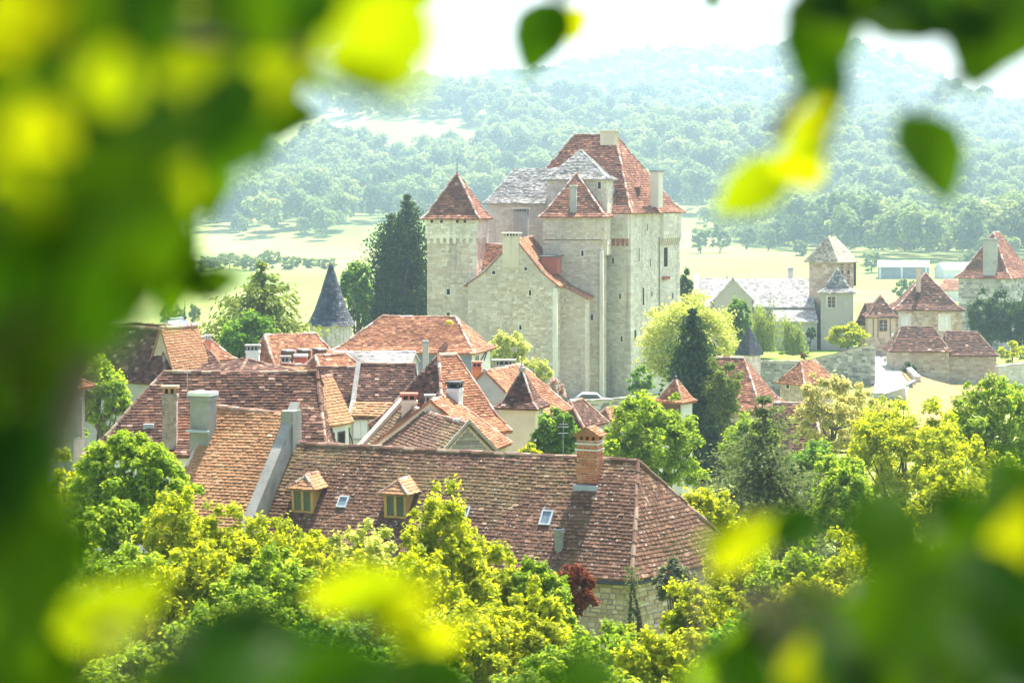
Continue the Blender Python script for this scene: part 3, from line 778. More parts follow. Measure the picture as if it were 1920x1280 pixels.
    # ---- stone facing on the two visible faces
    if stone:
        for k in sides:
            a, b = c[k], c[(k + 1) % 4]; W = np.linalg.norm(b - a); u = (b - a) / W
            H = ze - zg; cl = None
            if k in gab:
                ap = float((T[k] - a) @ u); Hr = zT[k] - ze; H2 = zT[k] - zg
                def cl(u0, u1, v0, v1, ap=ap, H=H, Hr=Hr, W=W):
                    if v1 <= H: return True
                    for x in (u0, u1):
                        lim = H + Hr * (x / ap if x < ap else (W - x) / max(.01, W - ap))
                        if v1 > lim - .05: return False
                    return True
                H = H2
            V, v = stones_on((*a, zg), u, W, H, stone[0], stone[1], rg, clip=cl, holes=(holes or {}).get(k, ()))
            sg = stone_single if k == 3 else 0
            pieces('stone_facing', 'stone', V, STONE_F, v, M[wall], P, sg, stone_focus)
    if corbel:
        zc, h, out = corbel; mb = MB(); bm_ = MB()
        for k in (0, 3):
            a, b = c[k], c[(k + 1) % 4]; W = np.linalg.norm(b - a); u = (b - a) / W; n = np.array([u[1], -u[0]]); nn = max(3, int(W / .55))
            for i in range(nn):
                p = a + u * (W * (i + .5) / nn); mb.box(p + n * out * .5, u, W / nn * .5, out * 1.05, zc - h, zc - h * .45, float(rg.random()), 1.0); mb.box(p + n * out * .3, u, W / nn * .5, out * .62, zc - h * 1.5, zc - h - .002, float(rg.random()))
            bm_.box(m(a, b) + n * out * .5, u, W + out * 1.0, out * 1.1, zc - h * .45 + .003, zc, .6)
        mb.build('corbel', M[wall], P); bm_.build('string_course', M[wall], P)
    return dict(root=root, P=P, roof=roof, c=c, T=[np.array([*T2[k], zT[k]]) for k in range(4)], E=rings[0], Rd=Rd, Ld=Ld, ze=ze, zg=zg, rg=rg, rings=rings)

def wall_pt(h, k, s, z):
    """point on wall k at distance s from its left end seen from outside, height z; and direction"""
    a, b = h['c'][k], h['c'][(k + 1) % 4]; u = unit(b - a); return np.array([*(a + u * s), z]), u

def finial(P, p, h=.8, r=.03, mat='metal_dark'):
    mb = MB(); mb.lathe(p[:2], [(r * 3.2, p[2] - .1), (r * 3.4, p[2] + .08), (r, p[2] + .14), (r * .8, p[2] + h * .5), (r * 1.8, p[2] + h * .55), (r * .6, p[2] + h * .62), (r * .4, p[2] + h)], 8)
    return mb.build('finial', M[mat], P)

def pole(P, p, z1, r=.02, bars=(), name='antenna', mat='steel'):
    mb = MB(); mb.tube([p, (p[0], p[1], z1)], r, 6)
    for z, l in bars: mb.tube([(p[0] - l / 2, p[1], z), (p[0] + l / 2, p[1], z)], r * .6, 5)
    return mb.build(name, M[mat], P)

def hit_plane(px, py, plane):
    c, n, _, _ = plane_frame(plane); d = at(px, py, 1.0); t = (c @ n) / (d @ n); return d * t

def wall_px(h, k, px, py):
    """where the sight line (px, py) meets wall k, and the direction along that wall"""
    a, b = h['c'][k], h['c'][(k + 1) % 4]; u = unit(b - a); n = np.array([u[1], -u[0], 0.0])
    d = at(px, py, 1.0); p0 = np.array([*a, 0.0]); return d * ((p0 @ n) / (d @ n)), u

def shaft(castle, part, label, F, th, LL, LR, zg, zt, stone=(.32, .55), wall='stone_castle', seed=1, single=0, focus=None, batter=0.0):
    """an upright masonry stage without roof"""
    rg = np.random.default_rng(seed * 31 + 5); Rd, Ld = side_dirs(th); F = np.array(F, float)
    c = [F, F + Rd * LR, F + Rd * LR + Ld * LL, F + Ld * LL]
    mb = MB()
    for k in range(4):
        a, b = c[k], c[(k + 1) % 4]; mb.poly([(*a, zg), (*b, zg), (*b, zt), (*a, zt)])
    mb.poly([(*q, zt) for q in c])
    o = mb.build(part, M['mortar'], castle)
    if label: o['label'] = label
    for k in (0, 3):
        a, b = c[k], c[(k + 1) % 4]; W = np.linalg.norm(b - a); u = (b - a) / W
        V, v = stones_on((*a, zg), u, W, zt - zg, stone[0], stone[1], rg)
        pieces('stone_facing', 'stone', V, STONE_F, v, M[wall], o, single if k == 3 else 0, focus)
    return dict(P=o, c=c, Rd=Rd, Ld=Ld, zg=zg, ze=zt, rg=rg)
# ------------------------------------------------------------------ the castle
def FP(px, Y): return (xat(px, Y), Y)
castle = empty('castle', (2.0, 186.0, -20.6), 'pale limestone castle of clustered square towers with red tiled pointed roofs', 'castle')
CG = -20.6
ST = (.21, .36)
ck = dict(course=.26, tw=.34, thick=.04, capr=.13)
# keep
keep = building('keep', 'tall keep with steep hipped red roof', None, FP(1182, 192), 60, 13.5, 11.1, CG, zat(395, 192), 5.75, 'L', (4.5, 4.5), ov=.45, flare=(.16, .10), wall='stone_pale',
    tile='tile_castle', stone=ST, castle=castle, part='keep', seed=2, stone_single=120, stone_focus=at(1165, 600, 192), **ck)
for px, py, w, h, k in ((1157, 418, .36, .72, 3), (1150, 494, .2, .55, 3), (1213, 433, .2, .7, 0), (1197, 490, .22, 1.3, 0), (1205, 572, .38, 1.7, 0), (1221, 556, .3, .5, 0), (1247, 500, .9, 1.9, 0), (1260, 560, .3, .6, 0)):
    p, u = wall_px(keep, k, px, py); opening(keep['P'], p, u, w, h, 'dark', .12)
for (px0, px1, k, mt) in ((1147, 1181, 3, 'brick_red'), (1238, 1272, 0, 'stone_castle')):
    p, u = wall_px(keep, k, px0, 455); q, _ = wall_px(keep, k, px1, 455); W = np.linalg.norm((q - p)[:2]); n = np.array([u[1], -u[0]]); zt = zat(447, p[1])
    st = MB(); mb = MB(); mid = ((p + q) / 2)[:2]; nn = int(W / .42)
    st.box(mid + n * .17, u, W, .36, zt, zat(396, p[1]) - .15, .7)
    for i in range(nn):
        c0 = p[:2] + u * (W * (i + .5) / nn); mb.box(c0 + n * .16, u, .21, .34, zt - .38, zt - .002, .3 + .5 * (i % 2)); mb.box(c0 + n * .09, u, .21, .2, zt - .72, zt - .382, .5)
    st.build('bartizan', M['stone_pale'], keep['P']); mb.build('corbel', M[mt], keep['P'])
    V, v = stones_on((*(p[:2] + n * .35), zt), u, W, zat(396, p[1]) - .2 - zt, .32, .55, keep['rg']); pieces('stone_facing', 'stone', V, STONE_F, v, M['stone_pale'], keep['P'])
p, u = wall_px(keep, 0, 1235, 460); pole(keep['P'], (p[0] + .1 * u[1], p[1] - .1 * u[0], -14), -4.5, .07, (), 'downpipe', 'concrete')
p, u = wall_px(keep, 0, 1246, 518); mb = MB(); mb.box(p[:2] + np.array([u[1], -u[0]]) * .15, u, 1.3, .35, p[2] - .3, p[2], .3); mb.build('window_sill', M['brick_red'], keep['P'])
rt = keep['T']
chimney(keep['P'], at(1142, 250, 196)[:2], keep['Ld'], 1.55, .8, 4.6, zat(246, 196), 'stone_castle', 'flat', 'broad chimney on the keep ridge', 'stone_pale')
pole(keep['P'], (*at(1139, 243, 196)[:2], zat(246, 196)), zat(204, 196), .025, ((zat(222, 196), .25),))
chimney(keep['P'], at(1231, 330, 196.5)[:2], keep['Rd'], 1.0, .9, -1.5, zat(322, 196.5), 'stone_pale', 'flat', 'tall pale chimney on the right slope')
pole(keep['P'], (*at(1231, 316, 196.5)[:2], zat(318, 196.5)), zat(296, 196.5), .02)
p = hit_plane(1194, 356, [keep['rings'][1][0], keep['rings'][1][1], keep['rings'][2][0]]); mb = MB()
mb.hexa([p + keep_ for keep_ in (np.array([-.45, -.35, -.1]), np.array([.25, -.55, -.1]), np.array([.5, .5, .1]), np.array([-.2, .7, .1]), np.array([-.4, -.35, .28]), np.array([.25, -.55, .28]), np.array([.45, .6, .75]), np.array([-.2, .8, .75]))], .2)
mb.build('roof_vent', M['tile_castle'], keep['P'])
# stair turret with the grey slab roof
t3 = building('turret', 'square stair turret with grey stone slab roof', None, FP(1138, 189.5), 80, 5.75, 5.2, -6.0, zat(334, 189.5), zat(281, 192.5), 'P', ov=.32, wall='stone_pale', tile='lauze', stone=ST,
    castle=castle, part='stair_turret', seed=3, ridge_mat='lauze', course=.2, tw=.3, thick=.04, capr=.1, flare=(.2, .16))
p, u = wall_px(t3, 3, 1124, 354); opening(t3['P'], p, u, .28, .62, 'dark', .1)
# grey-roofed range
b2 = building('range', 'range with dark grey stone slab roof', None, FP(1034, 194), 83, 6.3, 6.4, CG, zat(378, 194), zat(317, 197), 'L', (0, 2.3), ov=.4, wall='stone_castle', tile='lauze', stone=ST, castle=castle, part='range', seed=4, ridge_mat='lauze',
    course=.2, tw=.3, thick=.045, capr=.1, flare=(.2, .15))
chimney(b2['P'], at(977, 420, 190)[:2], b2['Ld'], 1.35, .9, -8.5, zat(396, 190), 'stone_grey', 'vents', None, 'stone_grey')
# left tower
s1 = shaft(castle, 'tower_shaft', 'shaft of the left tower', FP(893, 183), 79, 4.62, 4.62, CG, zat(446, 183), ST, 'stone_castle', 5)
for px, py, w, h in ((841, 552, .3, .5), (841, 596, .3, .5)):
    p, u = wall_px(s1, 3, px, py); opening(s1['P'], p, u, w, h, 'dark', .14)
Rd, Ld = side_dirs(79); f1 = np.array(FP(893, 183)) - Rd * .14 - Ld * .14
t1 = building('tower', 'left tower with pointed red pyramid roof', None, f1, 79, 4.9, 4.9, zat(444, 183), zat(407, 183), zat(324, 185.5), 'P', ov=.34, flare=(.15, .10), wall='stone_pale', tile='tile_castle', stone=ST, castle=castle, part='tower', seed=6,
    corbel=(zat(444, 183) + .05, .45, .02), **ck)
for px in (810, 828, 858, 872):
    p, u = wall_px(t1, 3, px, 418); opening(t1['P'], p, u, .27, .27, 'dark', .06)
finial(t1['P'], (*t1['T'][0][:2], t1['T'][0][2]), 1.4, .035)
# front tower
s2 = shaft(castle, 'tower_shaft', 'shaft of the middle tower', FP(1127, 186.2), 82.5, 5.45, 5.6, CG, zat(450, 186), ST, 'stone_castle', 7, 120, at(1060, 460, 186))
Rd, Ld = side_dirs(82.5); mb = MB(); q = np.array(FP(1127, 186.2))
for i in range(6): mb.box(q + Rd * (.3 + i * .62) - Ld * .13, Rd, .26, .3, zat(458, 186), zat(449, 186) - .004, .4 + .1 * (i % 2))
mb.build('corbel', M['stone_castle'], s2['P'])
t2 = building('tower', 'middle tower with broad red pyramid roof', None, FP(1133, 186), 82.5, 5.75, 5.8, zat(449, 186), zat(403, 186), zat(325, 189), 'P', ov=.36, flare=(.15, .10), wall='stone_castle', tile='tile_castle', stone=ST, castle=castle, part='tower', seed=8, **ck)
st = hit_plane(1075, 398, [t2['rings'][1][3], t2['rings'][1][0], t2['rings'][2][0]])
chimney(t2['P'], (st[0], st[1] + .2), t2['Ld'], .62, .6, st[2] - .5, zat(349, 186), 'stone_grey', 'flat', None, 'stone_pale')
# gabled front house
b4 = building('gabled_hall', 'hall with a broad stone gable and curving orange roof', None, FP(1042, 180), 80.5, 8.05, 9.5, CG, zat(535, 180), zat(447, 181), 'R', (0, 0), ov=.3, flare=(.42, .33), wall='stone_castle', tile='tile_red', stone=(.2, .34), castle=castle,
    part='gabled_hall', seed=9, rshift=-.35, course=.24, tw=.3, thick=.035, capr=.12, stone_single=60, stone_focus=at(1000, 600, 180))
for px, py, w, h in ((926, 514, .3, .3), (986, 507, .25, .3), (994, 554, .2, .5), (976, 618, .2, .4)):
    p, u = wall_px(b4, 3, px, py); opening(b4['P'], p, u, w, h, 'dark', .08)
g = b4['T'][0]; chimney(b4['P'], (g[0] - .35, g[1] + .45), b4['Ld'], 1.5, .8, g[2] - 2.6, zat(442, 181), 'stone_castle', 'vents', 'stone chimney on the gable', 'stone_pale')
b5 = building('lean_to', 'lean-to bay beside the gable', None, FP(1097, 182.5), 80.5, 2.7, 7.0, CG, zat(556, 182.5), zat(530, 182.5), 'R', (0, 0), ov=.3, wall='stone_castle', tile='tile_red', stone=(.2, .34), castle=castle, part='lean_to', seed=10, rshift=1.3, course=.24, tw=.3, thick=.035, capr=.1)
b6 = building('link', 'small red roofed link between tower and gable', None, FP(948, 185.2), 80, 2.6, 3.2, CG, zat(500, 185), zat(458, 186.5), 'L', (0, 0), ov=.2, wall='stone_castle', tile='tile_red', stone=(.2, .34), castle=castle, part='link', seed=12, course=.24, tw=.3, thick=.035)
mb = MB(); p = at(1034, 488, 184.5); mb.box(p[:2], b4['Rd'], 3.0, 1.5, p[2] - 1.2, p[2] + .35, .3); mb.build('roof_dormer', M['brick_red'], b4['P'])
mb = MB(); q = [(-1.7, .55), (1.7, .55), (1.7, .45), (-1.7, .45)]
mb.box(p[:2], b4['Rd'], 3.4, 1.9, p[2] + .355, p[2] + .45, .3); mb.build('dormer_roof', M['slate'], b4['P'])
# corner buttress strips; their sunlit paleness is put into the stone colour
for (pp, w, zt) in ((FP(1041, 179.95), .42, zat(540, 180)), (FP(1128, 186.15), .36, zat(470, 186))):
    mb = MB(); mb.box(pp, b4['Ld'], w, .5, CG, zt, .8, .85); o = mb.build('buttress', M['stone_pale'], castle)

# dressed corner stones
def quoins(P, c, u1, u2, z0, z1, seed):
    rg = np.random.default_rng(seed); z = z0; i = 0
    while z < z1 - .2:
        h = rg.uniform(.26, .36); a, b = (.62, .34) if i % 2 else (.34, .62); a *= rg.uniform(.85, 1.15); b *= rg.uniform(.85, 1.15); p = np.array(c, float); o = .065; mb = MB()
        n1 = -u2; n2 = -u1; q0 = p + n1 * o * 0 - u1 * o - u2 * o
        q = [q0, q0 + u1 * (a + o), q0 + u1 * (a + o) + u2 * (b + o), q0 + u2 * (b + o)]
        mb.hexa([(*x, z + .012) for x in q] + [(*x, z + h - .012) for x in q], float(rg.random())); mb.build('quoin', M['stone_pale'], P); z += h; i += 1
for h_, z1 in ((keep, zat(400, 192)), (s1, zat(450, 183)), (b4, zat(545, 180))): quoins(h_['P'], h_['c'][0], h_['Rd'], h_['Ld'], h_['zg'] + 2.0, z1, 3)
for px, py, w, h, k in ((1190, 640, .5, 1.1, 0), (1225, 620, .45, 1.0, 0), (1218, 500, .22, .8, 0), (1163, 560, .2, .5, 3), (1166, 640, .2, .5, 3)):
    p, u = wall_px(keep, k, px, py); opening(keep['P'], p, u, w, h, 'casement' if w > .4 else 'dark', .13)
for px, py in ((1092, 480), (1040, 440), (1110, 600)):
    p, u = wall_px(s2, 3, px, py); opening(s2['P'], p, u, .22, .5, 'dark', .1)
# ------------------------------------------------------------------ the village
def H(name, label, px, Y, ey, **k):
    """building whose nearest eave corner is seen at column px, row ey, distance Y"""
    k.setdefault('zg', float(hz(xat(px, Y), Y)) - .3)
    return building(name, label, k.pop('cat', 'house'), FP(px, Y), ze=zat(ey, Y), **k)

# --- H1: long house in front, with dormers and brick chimney
zE = -10.8; F0 = np.array([3.34, 57.0]); rdir = unit(np.array([-.928, .371])); rn = np.array([.371, .928])
rr = np.array([3.73, 59.5]); rl = rr + rdir * 12.6
c1 = np.array([6.37, 59.6]); c3 = F0 + rdir * 12.8; c2 = c3 + rn * 4.9
hA = building('long_house', 'long stone house with weathered brown tiled roof, two dormers and brick chimney', 'house', F0, 60, 0, 0, -15.4, zE, -8.01, 'X', ov=.22, corners=[F0, c1 + rn * 1.0, c2, c3],
    top=[rr, rr + rn * .02, rl + rn * .02, rl], wall='stone_tan', stone=(.14, .23), tile='tile_near', course=.125, tw=.175, thick=.018, seed=21, ridge_mat='ridge_brown', capr=.085, single=290, focus=at(900, 905, 60))
A = hA['rings']; PL = [A[0][3], A[0][0], A[1][0], A[1][3]]; PR = [A[0][0], A[0][1], A[1][0]]
fn = -rn
def dormer(px, py, w, hh, label):
    p = hit_plane(px, py, PL); u = -rdir; fr = fn; c, n, _, v = plane_frame(PL)
    def Q(a, d, z): return np.array([*(p[:2] + u * a + fr * d), p[2] + z])
    def roofd(a, z):                                    # horizontal distance behind the front at which height z meets the roof
        vv = v / v[2]; return -np.hypot(vv[0], vv[1]) * z
    ob = MB(); d1 = roofd(0, hh) - .1
    ob.hexa([Q(-w / 2, .02, -.05), Q(w / 2, .02, -.05), Q(w / 2, d1, -.05), Q(-w / 2, d1, -.05), Q(-w / 2, .02, hh), Q(w / 2, .02, hh), Q(w / 2, d1, hh), Q(-w / 2, d1, hh)])
    o = ob.build('dormer', M['wood_honey'], hA['root']); o['label'] = label
    t = MB(); f = .09
    for a in (-w / 2 + f / 2, w / 2 - f / 2, 0): t.hexa([Q(a - f / 2, .03, 0), Q(a + f / 2, .03, 0), Q(a + f / 2, .021, 0), Q(a - f / 2, .021, 0), Q(a - f / 2, .07, hh), Q(a + f / 2, .07, hh), Q(a + f / 2, .021, hh), Q(a - f / 2, .021, hh)])
    for z in (.04, hh - .05): t.hexa([Q(-w / 2, .03, z - .05), Q(w / 2, .03, z - .05), Q(w / 2, .021, z - .05), Q(-w / 2, .021, z - .05), Q(-w / 2, .065, z + .05), Q(w / 2, .065, z + .05), Q(w / 2, .021, z + .05), Q(-w / 2, .021, z + .05)])
    t.build('window_frame', M['wood_honey'], o)
    for s in (-1, 1):
        g = MB(); a0, a1 = sorted((s * f / 2, s * (w / 2 - f))); g.poly([Q(a0, .03, .09), Q(a1, .03, .09), Q(a1, .03, hh - .1), Q(a0, .03, hh - .1)]); g.build('pane', M['glass'], o)
    # little hipped roof: ridge runs back into the main roof
    rh = hh + w * .42; hw = w / 2 + .13; fo = .16; hip = .34; dr = roofd(0, rh) - .05; de = roofd(0, hh - .06) - .05
    rt_ = Q(0, fo - hip, rh); rb = Q(0, dr, rh); el = Q(-hw, fo, hh - .06); er = Q(hw, fo, hh - .06); bl = Q(-hw, de, hh - .06); br = Q(hw, de, hh - .06)
    m_ = MB()
    faces = [[el, er, rt_], [er, br, rb, rt_], [bl, el, rt_, rb]]
    for q in faces:
        m_.poly(q); m_.poly([x - np.array([0, 0, .05]) for x in q][::-1])
    rf = m_.build('dormer_roof', M['tile_orange'], o)
    for i, q in enumerate(faces):
        V, vv = tiles_on(q, .13, .16, .02, hA['rg']); pieces('roof_tiling', 'tile', V, TILE_F, vv, M['tile_orange' if i != 2 else 'tile_near'], o)
    caps(o, M['ridge_tile'], [rt_, rb], hA['rg'], .06, .25); caps(o, M['ridge_tile'], [el, rt_], hA['rg'], .045, .25); caps(o, M['ridge_tile'], [er, rt_], hA['rg'], .045, .25)
dormer(568, 962, .74, .82, 'dormer window by the parapet wall'); dormer(742, 972, .74, .82, 'dormer window in the middle of the roof')
def skylight(px, py, w, l):
    p = hit_plane(px, py, PL); c, n, u, v = plane_frame(PL)
    if u @ np.array([1, 0, 0]) < 0: u = -u
    f = MB()
    for (a, b, q, r) in ((-w / 2, -w / 2 + .05, 0, l), (w / 2 - .05, w / 2, 0, l), (-w / 2 + .05, w / 2 - .05, 0, .06), (-w / 2 + .05, w / 2 - .05, l - .05, l)):
        f.hexa([p + u * a + v * q, p + u * b + v * q, p + u * b + v * r, p + u * a + v * r, p + u * a + v * q + n * .09, p + u * b + v * q + n * .09, p + u * b + v * r + n * .09, p + u * a + v * r + n * .09])
    o = f.build('skylight', M['lead'], hA['root']); g = MB(); g.poly([p + u * a + v * b + n * .06 for a, b in ((-w / 2 + .05, .06), (w / 2 - .05, .06), (w / 2 - .05, l - .05), (-w / 2 + .05, l - .05))]); g.build('pane', M['skylight'], o)
for a in ((1021, 986, .36, .52), (640, 953, .34, .42), (868, 972, .32, .4)): skylight(*a)
# brick chimney with its little tiled roof
pc = hit_plane(1100, 912, PL); u = -rdir; v2 = rn; zt = zat(826, pc[1]); ch = empty('x', (0, 0, 0)); bpy.data.objects.remove(ch)
W_, D_ = .66, .52; cc = pc[:2] + rn * (D_ / 2 + .02)
core = MB(); core.box(cc, u, W_ - .03, D_ - .03, pc[2] - .4, zt, .5); chim = core.build('chimney', M['mortar'], hA['root']); chim['label'] = 'orange brick chimney with a small tiled roof'
Vb, vb = [], []
for (o_, uu, W) in ((cc - u * W_ / 2 - rn * D_ / 2, u, W_), (cc + u * W_ / 2 - rn * D_ / 2, rn, D_)):
    V, v_ = stones_on((*o_, pc[2] - .35), uu, W, zt - pc[2] + .33, .066, .2, hA['rg'], .012, (-.006, .004)); Vb.append(V); vb.append(v_)
pieces('brickwork', 'brick', np.concatenate(Vb), STONE_F, np.concatenate(vb), M['brick'], chim, 110, (*cc, zt - .2))
mb = MB()
for z in (zt - .12, zt - .3): mb.box(cc, u, W_ + .07, D_ + .07, z, z + .045, .7)
mb.build('string_course', M['stone_pale'], chim)
mb = MB()
for i in range(4):
    for s in (-1, 1): mb.box(cc + u * (-W_ / 2 + .05 + (W_ - .1) * i / 3) + rn * s * (D_ / 2 - .06), u, .09, .09, zt, zt + .13, .4)
mb.build('vent_pier', M['brick'], chim); mb = MB(); mb.box(cc, u, W_ * .7, D_ * .5, zt + .003, zt + .12); mb.build('flue', M['void'], chim)
zt += .13; hw, hl = D_ / 2 + .1, W_ / 2 + .1
P4 = [np.array([*(cc + u * a * hl + rn * b * hw), zt]) for a, b in ((-1, -1), (1, -1), (1, 1), (-1, 1))]; ra = np.array([*(cc - rn * hw), zt + .26]); rb_ = np.array([*(cc + rn * hw), zt + .26])
m_ = MB(); m_.poly([P4[0], P4[1], ra]); m_.poly([P4[1], P4[2], rb_, ra]); m_.poly([P4[3], P4[0], ra, rb_]); m_.poly([P4[2], P4[3], rb_]); m_.poly(P4[::-1]); m_.build('chimney_roof', M['tile_red'], chim)
for q in ([P4[1], P4[2], rb_, ra], [P4[3], P4[0], ra, rb_]):
    V, v_ = tiles_on(q, .11, .14, .02, hA['rg']); pieces('chimney_tiling', 'tile', V, TILE_F, v_, M['tile_red'], chim)
mb = MB(); q = pc[:2] - rn * .06; mb.box(q, u, W_ + .1, .2, pc[2] - .22, pc[2] + .05, .6); mb.build('flashing', M['lead'], chim)
pf = hit_plane(1048, 1030, PL); mb = MB(); mb.lathe(pf[:2], [(.12, pf[2] - .3), (.13, pf[2] + .3), (.15, pf[2] + .5), (.17, pf[2] + .52), (.17, pf[2] + .6), (.1, pf[2] + .62)], 12); o = mb.build('vent_pipe', M['concrete'], hA['root'])
# gutters
for a, b in ((A[0][3], A[0][0]), (A[0][0], A[0][1])):
    mb = MB(); d = np.array([0, 0, -.12]); mb.tube([a + d, (a + b) / 2 + d, b + d], .055, 8); mb.build('gutter', M['metal_dark'], hA['root'])
pole(hA['root'], tuple(at(1056, 858, 60)), zat(790, 60), .012, ((zat(800, 60), .35), (zat(812, 60), .3), (zat(795, 60), .25)))

# --- H2: orange roofed house with parapet gable
u2 = unit(np.array([math.cos(R_(22)), -math.sin(R_(22))])); n2 = np.array([math.sin(R_(22)), math.cos(R_(22))])
ra = np.array([-9.6, 64.9]); rb2 = ra + u2 * 2.6; run = 3.2
k0 = rb2 - n2 * run; k1 = rb2 + n2 * run; k2 = ra + n2 * run - u2 * .2; k3 = ra - n2 * run - u2 * .2
hB = building('orange_roofed_house', 'house with steep orange tiled roof and cement parapet gable', 'house', k0, 65, 0, 0, -15.6, -10.65, [-7.12, -7.12, -6.96, -6.96], 'X', ov=.15, corners=[k0, k1, k2, k3], top=[rb2, rb2 + n2 * .01, ra + n2 * .01, ra],
    wall='stone_tan', stone=(.14, .23), tile='tile_orange', course=.118, tw=.165, thick=.026, seed=22, single=290, focus=at(440, 840, 63), ridge_mat='ridge_tile', capr=.08)
B_ = hB['rings']
def rampwall(parent, a, b, thick, rise, z_lo, mat, nrm, name='parapet'):
    """sloping parapet wall from point a (top) to b (bottom)"""
    a = np.array(a, float); b = np.array(b, float); w = np.array([nrm[0], nrm[1], 0]) * thick; up = np.array([0, 0, rise]); mb = MB()
    lo = lambda q: np.array([q[0], q[1], z_lo])
    mb.hexa([lo(a), lo(b), lo(b) + w, lo(a) + w, a + up, b + up, b + w + up, a + w + up]); return mb.build(name, M[mat], parent)
rampwall(hB['root'], (*(rb2 + n2 * .2 + u2 * .02), -7.0), (*(k0 + u2 * .02 - n2 * .3), -10.95), .34, .28, -13.5, 'concrete', u2)
p = rb2 + u2 * .2 - n2 * .1; mb = MB(); mb.box(p, u2, .46, .6, -8.8, -6.95, .5, .95); mb.build('parapet_block', M['concrete'], hB['root'])
pb = (B_[0][3] + B_[1][3]) / 2; q = at(381, 800, 64.2)
chimney(hB['root'], q[:2], u2, .68, .5, -9.8, zat(741, 64.2), 'concrete', 'flat', 'grey cement chimney with a white slab', 'plaster_white')
mb = MB(); mb.box((q + np.array([-.12, -.36, 0]))[:2], u2, .84, .1, zat(812, 63.6), zat(808, 63.6), .7); mb.build('flashing', M['lead'], hB['root'])

# --- H3: big brown roof
hC = H('brown_roofed_house', 'large house with wide dark brown roof and tall mottled chimney', 604, 77.2, 850, th=89, LL=9.0, LR=5.9, zr=-7.22, ridge='L', ins=(.55, 2.3), ov=.25, flare=(.2, .14), wall='plaster_white', tile='tile_brown', course=.145, tw=.24, thick=.026, seed=23,
    ridge_mat='ridge_brown', capr=.1)
chimney(hC['root'], at(319, 790, 77.6)[:2], (1, 0), .54, .45, -10.4, zat(737, 77.6), 'stone_mottled', 'slab', 'tall mottled chimney with orange tile head', 'tile_orange')
pole(hC['root'], tuple(at(351, 752, 78)), zat(692, 78), .014, ((zat(698, 78), .3),))
p = hit_plane(279, 800, [hC['rings'][1][3], hC['rings'][1][0], hC['rings'][2][0]]); mb = MB(); mb.box(p[:2], (1, 0), .4, .3, p[2] - .2, p[2] + .12, .6); mb.build('roof_hatch', M['lead'], hC['root'])
hC2 = H('white_annexe', 'small white annexe under a steep orange lean-to roof', 610, 79.6, 790, th=62, LL=.9, LR=1.7, zg=-15, zr=zat(712, 80), ridge='R', ins=(0, 0), rshift=.45, ov=.2, wall='plaster_white', tile='tile_orange', course=.13, tw=.18, seed=24, ridge_mat='ridge_tile')
for s, wd in ((.45, .25), (1.15, .4)):
    p, u = wall_pt(hC2, 0, s, -10.9); opening(hC2['root'], p, u, wd, 1.2, 'dark', .06, .04, {'frame': 'wood_brown'})

# --- far left houses
hD = building('truncated_roof_house', 'house with mossy brown roof front and pale orange roof side', 'house', FP(312, 98), 52, 7.5, 4.2, -17.5, zat(716, 98), zat(617, 100), 'T', (1.2, 1.6), ov=.25, flare=(.25, .18), wall='plaster_grey', tile='tile_brown', course=.15, tw=.24, thick=.026, seed=25, ridge_mat='ridge_brown')
hD2 = building('pale_tiled_wing', 'wing with pale orange tiled slope behind the mossy roof', 'house', FP(326, 98.6), 58, 1.7, 2.6, -17.5, zat(706, 99), zat(612, 100), 'R', (0, 0), ov=.2, wall='stone_tan', tile='tile_orange', course=.14, tw=.18, seed=26, ridge_mat='ridge_tile')
hE = building('white_metal_roof_house', 'house under a pale metal roof with two spiked finials', 'house', FP(322, 110), 42, 3.6, 2.6, -17.8, zat(690, 110), zat(597, 112), 'R', (.9, .6), ov=.3, wall='plaster_grey', tile='zinc_white', tiled=False, seed=27, ridge_mat='zinc_white', capr=.05)
for k in (0, 1): finial(hE['root'], hE['T'][k], 1.0, .03)
hF = building('spired_red_house', 'small house with pointed red roof and paired finials', 'house', FP(368, 116), 45, 2.3, 2.6, -17.8, zat(676, 116), zat(634, 117), 'R', (1.0, 1.0), ov=.2, flare=(.2, .14), wall='plaster_grey', tile='tile_red', course=.15, tw=.2, seed=28)
for k in (0, 1): finial(hF['root'], hF['T'][k], .5, .025)
chimney(hF['root'], at(390, 660, 114)[:2], (1, .1), .36, .36, -12, zat(637, 114), 'brick_red', 'slab', 'slim red brick chimney', 'concrete')
hG = building('grey_boarded_house', 'tall weathered house with pale boarded wall half hidden by leaves', 'house', FP(138, 84), 75, 1.5, 1.0, -16.5, zat(722, 84), zat(690, 86), 'L', (1, 1), ov=.3, wall='wood_grey', tile='tile_red', course=.16, tw=.2, seed=29)
for px in (118, 142):
    p, u = wall_px(hG, 3, px, 820); opening(hG['root'], p, u, .5, 1.6, 'shutter', .06, .04, {'frame': 'wood_grey', 'panel': 'wood_grey'})

